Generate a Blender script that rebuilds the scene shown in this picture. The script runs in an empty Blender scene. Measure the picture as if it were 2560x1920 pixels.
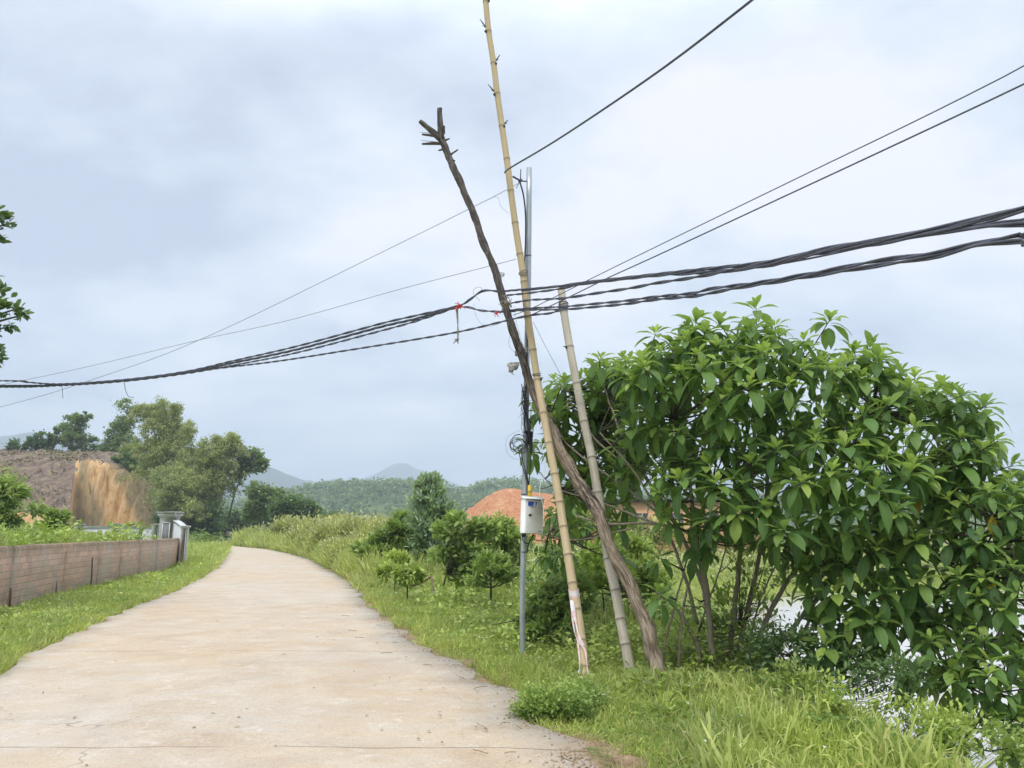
import bpy, math, random
import numpy as np
from mathutils import Vector, Matrix, noise

random.seed(7)
RNG = np.random.default_rng(7)
SC = bpy.context.scene
COL = SC.collection
R = math.radians

# ------------------------------------------------------------------ camera
EYE = 1.5
F = 1900.0                       # focal length in pixels of the 2560-wide photograph
HORIZON = 1329.0
PITCH = math.atan((HORIZON - 960) / F)
cam_d = bpy.data.cameras.new('camera')
cam_d.sensor_width = 36
cam_d.lens = F / 2560 * 36
cam_d.clip_end = 20000
cam_d.clip_start = 0.05
cam = bpy.data.objects.new('camera', cam_d)
COL.objects.link(cam)
cam.location = (0, 0, EYE)
cam.rotation_euler = (math.pi / 2 + PITCH, 0, 0)
SC.camera = cam

# ------------------------------------------------------------------ world: overcast sky
W = bpy.data.worlds.new('World')
SC.world = W
W.use_nodes = True
nt = W.node_tree
nt.nodes.clear()
def wn(t, **kw):
    n = nt.nodes.new(t)
    for k, v in kw.items():
        setattr(n, k, v)
    return n
SUN_EL, SUN_AZ = R(58), R(205)
sky = wn('ShaderNodeTexSky', sky_type='NISHITA', sun_disc=False)
sky.sun_elevation = SUN_EL
sky.sun_rotation = SUN_AZ
bg1 = wn('ShaderNodeBackground'); bg1.inputs[1].default_value = 0.10
nt.links.new(sky.outputs[0], bg1.inputs[0])
tc = wn('ShaderNodeTexCoord')
sep = wn('ShaderNodeSeparateXYZ'); nt.links.new(tc.outputs['Generated'], sep.inputs[0])
zc = wn('ShaderNodeMath', operation='MAXIMUM'); nt.links.new(sep.outputs[2], zc.inputs[0]); zc.inputs[1].default_value = 0.0
za = wn('ShaderNodeMath', operation='ADD'); nt.links.new(zc.outputs[0], za.inputs[0]); za.inputs[1].default_value = 0.42
dv = wn('ShaderNodeVectorMath', operation='SCALE'); nt.links.new(tc.outputs['Generated'], dv.inputs[0])
inv = wn('ShaderNodeMath', operation='DIVIDE'); inv.inputs[0].default_value = 1.0; nt.links.new(za.outputs[0], inv.inputs[1])
nt.links.new(inv.outputs[0], dv.inputs['Scale'])
mp = wn('ShaderNodeMapping'); nt.links.new(dv.outputs[0], mp.inputs[0])
mp.inputs['Location'].default_value = (1.5, 8.8, 5.5)
mp.inputs['Scale'].default_value = (1.0, 1.3, 1.6)
n1 = wn('ShaderNodeTexNoise'); nt.links.new(mp.outputs[0], n1.inputs['Vector'])
n1.inputs['Scale'].default_value = 0.8; n1.inputs['Detail'].default_value = 5; n1.inputs['Roughness'].default_value = 0.48
n1.inputs['Distortion'].default_value = 0.25
n2 = wn('ShaderNodeTexNoise'); nt.links.new(mp.outputs[0], n2.inputs['Vector'])
n2.inputs['Scale'].default_value = 2.4; n2.inputs['Detail'].default_value = 5; n2.inputs['Roughness'].default_value = 0.55
nm = wn('ShaderNodeMath', operation='MULTIPLY'); nt.links.new(n1.outputs['Fac'], nm.inputs[0]); nm.inputs[1].default_value = 0.58
nm2 = wn('ShaderNodeMath', operation='MULTIPLY_ADD'); nt.links.new(n2.outputs['Fac'], nm2.inputs[0]); nm2.inputs[1].default_value = 0.42; nt.links.new(nm.outputs[0], nm2.inputs[2])
ramp = wn('ShaderNodeValToRGB'); nt.links.new(nm2.outputs[0], ramp.inputs[0])
cr = ramp.color_ramp
cr.elements[0].position = 0.44; cr.elements[0].color = (0.45, 0.50, 0.62, 1)
cr.elements[1].position = 0.58; cr.elements[1].color = (0.80, 0.80, 0.86, 1)
e = cr.elements.new(0.475); e.color = (0.54, 0.60, 0.71, 1)
e = cr.elements.new(0.522); e.color = (0.65, 0.705, 0.79, 1)
# elevation: an overcast sky is brighter overhead
mr = wn('ShaderNodeMapRange'); nt.links.new(sep.outputs[2], mr.inputs[0])
mr.inputs[1].default_value = 0.55; mr.inputs[2].default_value = 1.0
mr.inputs[3].default_value = 1.0; mr.inputs[4].default_value = 2.7
bg2 = wn('ShaderNodeBackground'); nt.links.new(ramp.outputs[0], bg2.inputs[0]); nt.links.new(mr.outputs[0], bg2.inputs[1])
mix = wn('ShaderNodeMixShader'); mix.inputs[0].default_value = 0.93
nt.links.new(bg1.outputs[0], mix.inputs[1]); nt.links.new(bg2.outputs[0], mix.inputs[2])
out = wn('ShaderNodeOutputWorld'); nt.links.new(mix.outputs[0], out.inputs[0])

# ------------------------------------------------------------------ sun
sd = bpy.data.lights.new('sun', 'SUN')
sd.energy = 1.5
sd.angle = R(18)
sd.color = (1.0, 0.95, 0.87)
sun = bpy.data.objects.new('sun', sd)
COL.objects.link(sun)
# light comes from behind the camera, a little from the left
sun_dir = Vector((-math.cos(SUN_EL) * 0.45, -math.cos(SUN_EL) * 0.9, math.sin(SUN_EL))).normalized()
sun.rotation_euler = sun_dir.to_track_quat('Z', 'Y').to_euler()

SC.view_settings.view_transform = 'Standard'
SC.view_settings.look = 'None'
SC.view_settings.exposure = 0.45
SC.view_settings.gamma = 1.0
SC.cycles.use_denoising = True
SC.cycles.max_bounces = 6
SC.cycles.diffuse_bounces = 3
SC.cycles.glossy_bounces = 2
SC.cycles.transmission_bounces = 4
SC.cycles.volume_bounces = 1
SC.cycles.transparent_max_bounces = 4

# ------------------------------------------------------------------ placing helpers
cp, sp_ = math.cos(PITCH), math.sin(PITCH)
def ray(sx, sy):
    a = (sx - 1280) / F
    b = (960 - sy) / F
    return np.array([a, cp - b * sp_, sp_ + b * cp])
def P(sx, sy, Y):
    d = ray(sx, sy)
    t = Y / d[1]
    return np.array([d[0] * t, Y, EYE + d[2] * t])
def G(sx, sy, z=0.0):
    d = ray(sx, sy)
    t = (z - EYE) / d[2]
    return np.array([d[0] * t, d[1] * t, z])
def fbm(x, y, z=0.0, o=4):
    return noise.fractal((x, y, z), 1.0, 2.0, o, noise_basis='PERLIN_ORIGINAL')
def sstep(a, b, x):
    t = min(max((x - a) / (b - a), 0.0), 1.0)
    return t * t * (3 - 2 * t)

# ------------------------------------------------------------------ tagging
def tag(o, label=None, cat=None, group=None, kind=None):
    if label: o['label'] = label
    if cat: o['category'] = cat
    if group: o['group'] = group
    if kind: o['kind'] = kind
    return o
def empty(name, loc=(0, 0, 0)):
    o = bpy.data.objects.new(name, None)
    o.empty_display_size = 0.2
    o.location = Vector(loc)
    COL.objects.link(o)
    return o

# ------------------------------------------------------------------ mesh builder
class MB:
    """collects arrays of vertices and polygons and links them as one mesh object"""
    def __init__(self):
        self.V = []; self.L = []; self.N = []; self.lf = []; self.t = []; self.n = 0; self.mi = []
    def add(self, V, faces, lf=None, t=None, mi=0):
        V = np.asarray(V, dtype=np.float32).reshape(-1, 3)
        self.V.append(V)
        flat = [i for f in faces for i in f]
        self.L.append(np.array(flat, dtype=np.int64) + self.n)
        self.N.append(np.array([len(f) for f in faces], dtype=np.int64))
        self.lf.append(np.zeros_like(V) if lf is None else np.asarray(lf, dtype=np.float32).reshape(-1, 3))
        self.t.append(np.zeros(len(V), np.float32) if t is None else np.broadcast_to(np.asarray(t, dtype=np.float32), (len(V),)).copy())
        self.mi.append(np.full(len(faces), mi, np.int32))
        self.n += len(V)
    def scatter(self, tpl, pos, d, up, size, width=None, tint=None):
        """tpl=(V,F,uv); leaf y axis -> d, z axis -> up"""
        TV, TF, TUV = tpl
        pos = np.asarray(pos, float); N = len(pos)
        if N == 0: return
        d = np.asarray(d, float); d = d / (np.linalg.norm(d, axis=1, keepdims=True) + 1e-9)
        up = np.asarray(up, float)
        x = np.cross(d, up); nx = np.linalg.norm(x, axis=1, keepdims=True)
        x = np.where(nx < 1e-4, np.array([[1.0, 0, 0]]), x / (nx + 1e-9))
        z = np.cross(x, d)
        size = np.broadcast_to(np.asarray(size, float), (N,))
        width = size if width is None else np.broadcast_to(np.asarray(width, float), (N,))
        V = (pos[:, None, :] + TV[None, :, 0:1] * (x * width[:, None])[:, None, :]
             + TV[None, :, 1:2] * (d * size[:, None])[:, None, :]
             + TV[None, :, 2:3] * (z * size[:, None])[:, None, :])
        k = len(TV)
        flat = np.array([i for f in TF for i in f], dtype=np.int64)
        cnt = np.array([len(f) for f in TF], dtype=np.int64)
        L = (flat[None, :] + (np.arange(N) * k)[:, None]).ravel() + self.n
        self.V.append(V.reshape(-1, 3).astype(np.float32))
        self.L.append(L)
        self.N.append(np.tile(cnt, N))
        rnd = RNG.random(N)
        lf = np.zeros((N, k, 3), np.float32)
        lf[:, :, 0] = TUV[None, :, 0]; lf[:, :, 1] = TUV[None, :, 1]; lf[:, :, 2] = rnd[:, None]
        self.lf.append(lf.reshape(-1, 3))
        tint = np.zeros(N) if tint is None else np.broadcast_to(np.asarray(tint, float), (N,))
        self.t.append(np.repeat(tint, k).astype(np.float32))
        self.mi.append(np.zeros(N * len(TF), np.int32))
        self.n += N * k
    def build(self, name, mat, parent=None, smooth=False, origin=None):
        me = bpy.data.meshes.new(name)
        V = np.concatenate(self.V) if self.V else np.zeros((0, 3), np.float32)
        if origin is not None:
            V = V - np.asarray(origin, np.float32)[None, :]
        elif parent is not None:
            wp = world_loc(parent)
            V = V - np.array(wp, np.float32)[None, :]
        L = np.concatenate(self.L); N = np.concatenate(self.N)
        me.vertices.add(len(V)); me.vertices.foreach_set('co', V.ravel())
        me.loops.add(len(L)); me.loops.foreach_set('vertex_index', L.astype(np.int32))
        me.polygons.add(len(N))
        st = np.zeros(len(N), np.int32); st[1:] = np.cumsum(N)[:-1]
        me.polygons.foreach_set('loop_start', st)
        me.polygons.foreach_set('loop_total', N.astype(np.int32))
        if smooth: me.polygons.foreach_set('use_smooth', np.ones(len(N), bool))
        mats = mat if isinstance(mat, (list, tuple)) else [mat]
        for m in mats: me.materials.append(m)
        if len(mats) > 1: me.polygons.foreach_set('material_index', np.concatenate(self.mi))
        a = me.attributes.new('lf', 'FLOAT_VECTOR', 'POINT'); a.data.foreach_set('vector', np.concatenate(self.lf).ravel())
        a = me.attributes.new('tint', 'FLOAT', 'POINT'); a.data.foreach_set('value', np.concatenate(self.t))
        me.update(calc_edges=True); me.validate()
        o = bpy.data.objects.new(name, me)
        COL.objects.link(o)
        if parent is not None: o.parent = parent
        elif origin is not None: o.location = Vector(origin)
        return o
    # shapes
    def box(self, c, s, rot=None, bev=0.0, t=None, mi=0):
        c = np.asarray(c, float); s = np.asarray(s, float) / 2
        if bev > 0:
            bm_v = []
            b = min(bev, s.min() * 0.9)
            pts = []
            for sx in (-1, 1):
                for sy in (-1, 1):
                    for sz in (-1, 1):
                        pts += [(sx * s[0], sy * (s[1] - b), sz * (s[2] - b)), (sx * (s[0] - b), sy * s[1], sz * (s[2] - b)), (sx * (s[0] - b), sy * (s[1] - b), sz * s[2])]
            def ix(a, bb, cc, k): return ((a > 0) * 4 + (bb > 0) * 2 + (cc > 0)) * 3 + k
            Fs = []
            for a in (-1, 1):
                q = [ix(a, -1, -1, 0), ix(a, 1, -1, 0), ix(a, 1, 1, 0), ix(a, -1, 1, 0)]; Fs.append(q if a > 0 else q[::-1])
                q = [ix(-1, a, -1, 1), ix(1, a, -1, 1), ix(1, a, 1, 1), ix(-1, a, 1, 1)]; Fs.append(q[::-1] if a > 0 else q)
                q = [ix(-1, -1, a, 2), ix(1, -1, a, 2), ix(1, 1, a, 2), ix(-1, 1, a, 2)]; Fs.append(q if a > 0 else q[::-1])
            for a in (-1, 1):
                for bb in (-1, 1):
                    Fs.append([ix(a, bb, -1, 0), ix(a, bb, -1, 1), ix(a, bb, 1, 1), ix(a, bb, 1, 0)])
                    Fs.append([ix(a, -1, bb, 0), ix(a, -1, bb, 2), ix(a, 1, bb, 2), ix(a, 1, bb, 0)])
                    Fs.append([ix(-1, a, bb, 1), ix(-1, a, bb, 2), ix(1, a, bb, 2), ix(1, a, bb, 1)])
                    for cc in (-1, 1):
                        Fs.append([ix(a, bb, cc, 0), ix(a, bb, cc, 1), ix(a, bb, cc, 2)])
            V = np.array(pts)
        else:
            V = np.array([(sx * s[0], sy * s[1], sz * s[2]) for sx in (-1, 1) for sy in (-1, 1) for sz in (-1, 1)])
            Fs = [(0, 1, 3, 2), (4, 6, 7, 5), (0, 4, 5, 1), (2, 3, 7, 6), (0, 2, 6, 4), (1, 5, 7, 3)]
        lf = V.copy()
        if rot is not None: V = V @ np.array(rot.to_3x3()).T
        self.add(V + c, Fs, lf=lf, t=t, mi=mi)
    def tube(self, pts, rad, sides=8, cap=True, t=None, rough=0.0, seed=0.0, mi=0, z0=0.0):
        pts = np.asarray(pts, float); n = len(pts)
        rad = np.broadcast_to(np.asarray(rad, float), (n,))
        tan = np.gradient(pts, axis=0); tan /= (np.linalg.norm(tan, axis=1, keepdims=True) + 1e-9)
        a = np.array([0, 0, 1.0]) if abs(tan[0][2]) < 0.9 else np.array([1.0, 0, 0])
        u = np.cross(tan[0], a); u /= np.linalg.norm(u)
        V = np.zeros((n, sides, 3)); lf = np.zeros((n, sides, 3)); s = 0.0
        th = np.arange(sides) / sides * 2 * math.pi
        for i in range(n):
            u = u - tan[i] * np.dot(u, tan[i]); u /= (np.linalg.norm(u) + 1e-9)
            v = np.cross(tan[i], u)
            if i: s += np.linalg.norm(pts[i] - pts[i - 1])
            rr = np.full(sides, rad[i])
            if rough:
                for k in range(sides):
                    rr[k] *= 1 + rough * noise.noise((math.cos(th[k]) * 1.3 + seed, math.sin(th[k]) * 1.3, s * 4.0)) + rough * 0.6 * noise.noise((math.cos(th[k]) * 3 + seed, math.sin(th[k]) * 3, s * 14.0))
            V[i] = pts[i] + np.cos(th)[:, None] * rr[:, None] * u + np.sin(th)[:, None] * rr[:, None] * v
            lf[i, :, 0] = th / (2 * math.pi); lf[i, :, 1] = s; lf[i, :, 2] = z0 + (1 - z0) * i / max(n - 1, 1)
        Fs = []
        for i in range(n - 1):
            for k in range(sides):
                k2 = (k + 1) % sides
                Fs.append((i * sides + k, i * sides + k2, (i + 1) * sides + k2, (i + 1) * sides + k))
        if cap:
            Fs.append(tuple(range(sides))[::-1]); Fs.append(tuple((n - 1) * sides + k for k in range(sides)))
        tt = None
        if t is not None: tt = np.repeat(np.broadcast_to(np.asarray(t, float), (n,)), sides)
        self.add(V.reshape(-1, 3), Fs, lf=lf.reshape(-1, 3), t=tt, mi=mi)

def world_loc(o):
    v = Vector(o.location)
    while o.parent: o = o.parent; v = v + o.location
    return v

def smooth_path(pts, n=8):
    pts = [np.asarray(p, float) for p in pts]
    if len(pts) < 3:
        return np.array([pts[0] + (pts[-1] - pts[0]) * i / n for i in range(n + 1)])
    P_ = [2 * pts[0] - pts[1]] + pts + [2 * pts[-1] - pts[-2]]
    o = []
    for i in range(1, len(P_) - 2):
        for k in range(n):
            t = k / n
            a, b, c, d = P_[i - 1], P_[i], P_[i + 1], P_[i + 2]
            o.append(0.5 * ((2 * b) + (-a + c) * t + (2 * a - 5 * b + 4 * c - d) * t * t + (-a + 3 * b - 3 * c + d) * t ** 3))
    o.append(pts[-1])
    return np.array(o)

# ------------------------------------------------------------------ material helpers
class NT:
    def __init__(self, name):
        self.m = bpy.data.materials.new(name); self.m.use_nodes = True
        self.t = self.m.node_tree; self.t.nodes.clear()
        self.o = self.t.nodes.new('ShaderNodeOutputMaterial')
    def n(self, ty, ins=None, **kw):
        nd = self.t.nodes.new(ty)
        for k, v in kw.items(): setattr(nd, k, v)
        for k, v in (ins or {}).items():
            if isinstance(v, bpy.types.NodeSocket): self.t.links.new(v, nd.inputs[k])
            else: nd.inputs[k].default_value = v
        return nd
    def l(self, a, b): self.t.links.new(a, b)
    def coord(self, kind='Object', scale=(1, 1, 1), loc=(0, 0, 0)):
        if kind in ('lf',): s = self.n('ShaderNodeAttribute', attribute_name='lf').outputs['Vector']
        elif kind == 'World': s = self.n('ShaderNodeNewGeometry').outputs['Position']
        else: s = self.n('ShaderNodeTexCoord').outputs[kind]
        return self.n('ShaderNodeMapping', {'Vector': s, 'Scale': scale, 'Location': loc}).outputs[0]
    def noise(self, vec, scale, detail=4, rough=0.5, dist=0.0):
        return self.n('ShaderNodeTexNoise', {'Vector': vec, 'Scale': scale, 'Detail': detail, 'Roughness': rough, 'Distortion': dist}).outputs['Fac']
    def ramp(self, fac, stops):
        r = self.n('ShaderNodeValToRGB', {'Fac': fac}); c = r.color_ramp
        while len(c.elements) > 1: c.elements.remove(c.elements[-1])
        c.elements[0].position = stops[0][0]; c.elements[0].color = (*stops[0][1], 1)
        for p, col in stops[1:]:
            e = c.elements.new(p); e.color = (*col, 1)
        return r.outputs[0]
    def rng(self, fac, a, b, c=0.0, d=1.0):
        return self.n('ShaderNodeMapRange', {0: fac, 1: a, 2: b, 3: c, 4: d}).outputs[0]
    def mix(self, fac, a, b, blend='MIX'):
        m = self.n('ShaderNodeMix', data_type='RGBA', blend_type=blend)
        for k, v in ((0, fac), (6, a), (7, b)):
            if isinstance(v, bpy.types.NodeSocket): self.l(v, m.inputs[k])
            else: m.inputs[k].default_value = v if k == 0 else (*v, 1)
        return m.outputs[2]
    def math(self, op, a, b=0.0):
        m = self.n('ShaderNodeMath', operation=op)
        for k, v in ((0, a), (1, b)):
            if isinstance(v, bpy.types.NodeSocket): self.l(v, m.inputs[k])
            else: m.inputs[k].default_value = v
        return m.outputs[0]
    def bump(self, h, strength=0.3, dist=0.02):
        return self.n('ShaderNodeBump', {'Height': h, 'Strength': strength, 'Distance': dist}).outputs[0]
    def pbr(self, col, rough=0.8, normal=None, metal=0.0, spec=0.5, extra=None):
        ins = {'Base Color': col if isinstance(col, bpy.types.NodeSocket) else (*col, 1), 'Roughness': rough, 'Metallic': metal, 'Specular IOR Level': spec}
        if normal is not None: ins['Normal'] = normal
        ins.update(extra or {})
        return self.n('ShaderNodeBsdfPrincipled', ins)
    def done(self, sh):
        self.l(sh.outputs[0], self.o.inputs[0]); return self.m

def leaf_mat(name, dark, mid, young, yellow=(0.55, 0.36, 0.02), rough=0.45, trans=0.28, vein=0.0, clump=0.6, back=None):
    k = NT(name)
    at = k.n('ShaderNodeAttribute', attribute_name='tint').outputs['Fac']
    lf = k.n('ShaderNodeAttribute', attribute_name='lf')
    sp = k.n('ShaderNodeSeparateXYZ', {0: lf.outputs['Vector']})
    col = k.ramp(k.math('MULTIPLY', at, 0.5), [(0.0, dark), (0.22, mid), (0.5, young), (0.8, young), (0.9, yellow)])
    rv = k.rng(sp.outputs[2], 0, 1, 0.72, 1.3)
    col = k.mix(1.0, col, k.n('ShaderNodeCombineColor', {0: rv, 1: rv, 2: rv}).outputs[0], 'MULTIPLY')
    if clump:
        nn = k.noise(k.coord('World'), clump, 2)
        cv = k.rng(nn, 0.3, 0.7, 0.82, 1.18)
        col = k.mix(1.0, col, k.n('ShaderNodeCombineColor', {0: cv, 1: cv, 2: k.rng(nn, 0.3, 0.7, 1.05, 0.9)}).outputs[0], 'MULTIPLY')
    nrm = None
    if vein:
        au = k.math('ABSOLUTE', sp.outputs[0])
        mid_ = k.rng(au, 0.0, 0.09, 1.0, 0.0)
        sv = k.math('ADD', k.math('MULTIPLY', sp.outputs[1], 11.0), k.math('MULTIPLY', au, -3.0))
        sv = k.math('SINE', k.math('MULTIPLY', sv, 6.2832))
        sv = k.rng(sv, 0.75, 1.0, 0.0, 0.5)
        m_ = k.math('MAXIMUM', mid_, sv)
        col = k.mix(k.math('MULTIPLY', m_, vein), col, tuple(min(1, c * 1.9 + 0.02) for c in mid))
        nrm = k.bump(m_, 0.35, 0.004)
    ge = k.n('ShaderNodeNewGeometry').outputs['Backfacing']
    colb = k.mix(k.math('MULTIPLY', ge, 0.55), col, back or tuple(min(1, c * 1.35 + 0.03) for c in mid))
    p = k.pbr(colb, rough, nrm, spec=0.35)
    tr = k.n('ShaderNodeBsdfTranslucent', {'Color': k.mix(0.5, col, (0.35, 0.5, 0.06))})
    mx = k.n('ShaderNodeMixShader', {0: trans, 1: p.outputs[0], 2: tr.outputs[0]})
    return k.done(mx)

M = {}
def simple(name, c1, c2, scale=8, rough=0.7, coord='Object', cs=(1, 1, 1), bump=0.2, bd=0.01, detail=5, metal=0.0, stops=None, spec=0.4):
    k = NT(name)
    v = k.coord(coord, cs)
    nn = k.noise(v, scale, detail, 0.6)
    col = k.ramp(nn, stops or [(0.3, c1), (0.7, c2)])
    M[name] = k.done(k.pbr(col, rough, k.bump(nn, bump, bd) if bump else None, metal, spec))
    return M[name]

# ---- ground
def mat_ground():
    k = NT('soil_grass'); v = k.coord('World')
    a = k.noise(v, 0.35, 6, 0.6); b = k.noise(v, 6.0, 6, 0.7); c = k.noise(v, 0.02, 3, 0.5)
    g = k.ramp(b, [(0.3, (0.07, 0.12, 0.025)), (0.5, (0.15, 0.22, 0.05)), (0.72, (0.27, 0.32, 0.10))])
    y = k.ramp(b, [(0.3, (0.20, 0.20, 0.07)), (0.7, (0.40, 0.36, 0.17))])
    col = k.mix(k.rng(a, 0.45, 0.62), g, y)
    col = k.mix(k.rng(c, 0.35, 0.65, 0, 0.6), col, (0.24, 0.31, 0.09))
    at = k.n('ShaderNodeAttribute', attribute_name='tint').outputs['Fac']
    col = k.mix(k.rng(k.math('ADD', at, k.math('MULTIPLY', b, 0.8)), 0.7, 1.0), col, k.ramp(b, [(0.3, (0.20, 0.13, 0.08)), (0.7, (0.40, 0.29, 0.19))]))
    return k.done(k.pbr(col, 0.95, k.bump(b, 0.6, 0.05), spec=0.1))
M['ground'] = mat_ground()
def mat_road():
    k = NT('road_concrete')
    lf = k.n('ShaderNodeAttribute', attribute_name='lf').outputs['Vector']
    sp = k.n('ShaderNodeSeparateXYZ', {0: lf})
    v = k.coord('World')
    vs = k.coord('lf', (0.5, 0.12, 1))
    big = k.noise(v, 0.25, 4, 0.5, 0.3)
    mid = k.noise(v, 1.6, 6, 0.62, 0.4)
    streak = k.noise(k.coord('lf', (1.2, 4.0, 1)), 1.0, 5, 0.6)
    fine = k.noise(v, 60, 4, 0.7)
    clean = k.ramp(mid, [(0.3, (0.44, 0.395, 0.33)), (0.7, (0.56, 0.51, 0.44))])
    sand = k.ramp(mid, [(0.25, (0.45, 0.335, 0.225)), (0.5, (0.52, 0.405, 0.275)), (0.75, (0.55, 0.455, 0.33))])
    f = k.rng(k.math('ADD', k.math('MULTIPLY', big, 0.6), k.math('MULTIPLY', streak, 0.4)), 0.38, 0.6, 0.15, 1.0)
    edge = k.math('MULTIPLY', k.rng(sp.outputs[2], 0.0, 0.5, 1.0, 0.0), k.rng(mid, 0.38, 0.55))
    f = k.math('MULTIPLY', f, k.math('SUBTRACT', 1.0, k.math('MULTIPLY', edge, 0.9)))
    col = k.mix(f, clean, sand)
    edged = k.math('MULTIPLY', k.rng(sp.outputs[2], 0.0, 0.22, 1.0, 0.0), k.rng(k.noise(v, 3.0, 5, 0.65), 0.50, 0.62))
    col = k.mix(k.math('MULTIPLY', edged, 0.7), col, (0.27, 0.22, 0.16))
    grit = k.noise(v, 14, 5, 0.75)
    col = k.mix(k.rng(grit, 0.52, 0.75, 0, 0.45), col, (0.33, 0.26, 0.18))
    col = k.mix(k.rng(k.noise(k.coord('World', (1, 1, 1), (40, 3, 0)), 5, 6, 0.7, 1.0), 0.56, 0.68, 0, 0.55), col, (0.63, 0.58, 0.50))
    # darker damp patches
    wet = k.rng(k.noise(v, 0.7, 5, 0.55, 0.6), 0.60, 0.70, 0, 0.45)
    col = k.mix(wet, col, (0.40, 0.33, 0.24))
    spk = k.rng(fine, 0.3, 0.72, 0.80, 1.16)
    col = k.mix(1.0, col, k.n('ShaderNodeCombineColor', {0: spk, 1: spk, 2: spk}).outputs[0], 'MULTIPLY')
    # joints across the slab, worn away in places
    sj = k.math('FRACT', k.math('DIVIDE', k.math('ADD', sp.outputs[1], k.math('MULTIPLY', k.noise(v, 1.5, 3), 0.12)), 4.6))
    j = k.math('MULTIPLY', k.math('LESS_THAN', sj, 0.0042), k.rng(k.noise(v, 0.9, 3), 0.4, 0.5))
    col = k.mix(k.math('MULTIPLY', j, 0.75), col, (0.16, 0.13, 0.10))
    # fine cracks
    vo = k.n('ShaderNodeTexVoronoi', {'Vector': k.n('ShaderNodeVectorMath', {0: v, 1: k.n('ShaderNodeTexNoise', {'Vector': v, 'Scale': 2.0}).outputs['Color']}, operation='ADD').outputs[0], 'Scale': 0.35}, feature='DISTANCE_TO_EDGE')
    ck = k.math('MULTIPLY', k.math('LESS_THAN', vo.outputs['Distance'], 0.004), k.rng(k.noise(v, 0.5, 2), 0.55, 0.6))
    col = k.mix(k.math('MULTIPLY', ck, 0.5), col, (0.2, 0.17, 0.13))
    return k.done(k.pbr(col, 0.85, k.bump(k.math('SUBTRACT', fine, j), 0.25, 0.01), spec=0.25))
M['road'] = mat_road()
def mat_brick():
    k = NT('brick_masonry')
    v = k.coord('lf'); w = k.coord('World')
    wob = k.n('ShaderNodeTexNoise', {'Vector': w, 'Scale': 2.5, 'Detail': 3})
    vv = k.n('ShaderNodeVectorMath', {0: v, 1: k.n('ShaderNodeVectorMath', {0: wob.outputs['Color'], 'Scale': 0.05}, operation='SCALE').outputs[0]}, operation='ADD').outputs[0]
    b = k.n('ShaderNodeTexBrick', {'Vector': vv, 'Color1': (0.62, 0.39, 0.28, 1), 'Color2': (0.42, 0.29, 0.22, 1), 'Mortar': (0.32, 0.27, 0.22, 1), 'Scale': 1.0, 'Mortar Size': 0.012, 'Mortar Smooth': 0.9, 'Bias': 0.0, 'Brick Width': 0.34, 'Row Height': 0.13})
    br2 = k.n('ShaderNodeTexBrick', {'Vector': vv, 'Color1': (0, 0, 0, 1), 'Color2': (1, 1, 1, 1), 'Mortar': (0, 0, 0, 1), 'Scale': 1.0, 'Mortar Size': 0.012, 'Bias': -0.85, 'Brick Width': 0.34, 'Row Height': 0.13})
    nn = k.noise(w, 5, 6, 0.65); big = k.noise(w, 0.7, 4, 0.6); fine = k.noise(w, 30, 4, 0.7)
    col = k.mix(k.rng(nn, 0.44, 0.62, 0, 0.6), b.outputs['Color'], (0.50, 0.39, 0.30))       # mortar smears
    col = k.mix(k.math('MULTIPLY', k.n('ShaderNodeSeparateColor', {0: br2.outputs['Color']}).outputs[0], 0.45), col, (0.60, 0.46, 0.32))
    col = k.mix(k.rng(big, 0.45, 0.62, 0, 0.75), col, (0.44, 0.38, 0.31))
    sp = k.n('ShaderNodeSeparateXYZ', {0: v})
    moss = k.math('MULTIPLY', k.rng(sp.outputs[1], 0.95, 1.22), k.rng(k.noise(k.coord('lf', (6, 1, 1)), 1.5, 5, 0.7), 0.3, 0.55))
    col = k.mix(k.math('MULTIPLY', moss, 0.8), col, (0.15, 0.13, 0.07))
    foot = k.math('MULTIPLY', k.rng(sp.outputs[1], 0.45, 0.0), k.rng(nn, 0.4, 0.6))
    col = k.mix(k.math('MULTIPLY', foot, 0.75), col, (0.13, 0.13, 0.08))
    ff = k.rng(fine, 0.3, 0.7, 0.85, 1.15)
    col = k.mix(1.0, col, k.n('ShaderNodeCombineColor', {0: ff, 1: ff, 2: ff}).outputs[0], 'MULTIPLY')
    h = k.math('ADD', k.math('MULTIPLY', b.outputs['Fac'], -0.6), k.math('MULTIPLY', fine, 0.5))
    return k.done(k.pbr(col, 0.92, k.bump(h, 0.7, 0.015), spec=0.15))
M['brick'] = mat_brick()
simple('grey_render', (0.46, 0.48, 0.50), (0.62, 0.64, 0.66), 3, 0.85, bump=0.1)
simple('grey_dark', (0.17, 0.17, 0.18), (0.27, 0.27, 0.28), 4, 0.85)
def mat_bamboo(name, a, b, dark):
    k = NT(name)
    v = k.coord('lf', (9, 0.6, 1)); w = k.coord('World')
    st = k.noise(v, 3, 5, 0.65); bl = k.noise(w, 3.2, 5, 0.65)
    at = k.n('ShaderNodeAttribute', attribute_name='tint').outputs['Fac']
    col = k.ramp(st, [(0.3, a), (0.62, b)])
    col = k.mix(k.rng(bl, 0.52, 0.72, 0, 0.55), col, dark)
    col = k.mix(k.rng(k.noise(w, 14, 4, 0.6), 0.62, 0.7, 0, 0.5), col, dark)
    col = k.mix(at, col, (0.11, 0.085, 0.06))
    return k.done(k.pbr(col, 0.6, k.bump(st, 0.15, 0.004), spec=0.3))
M['bamboo_fresh'] = mat_bamboo('bamboo_fresh', (0.42, 0.32, 0.18), (0.56, 0.45, 0.28), (0.36, 0.27, 0.15))
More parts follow.
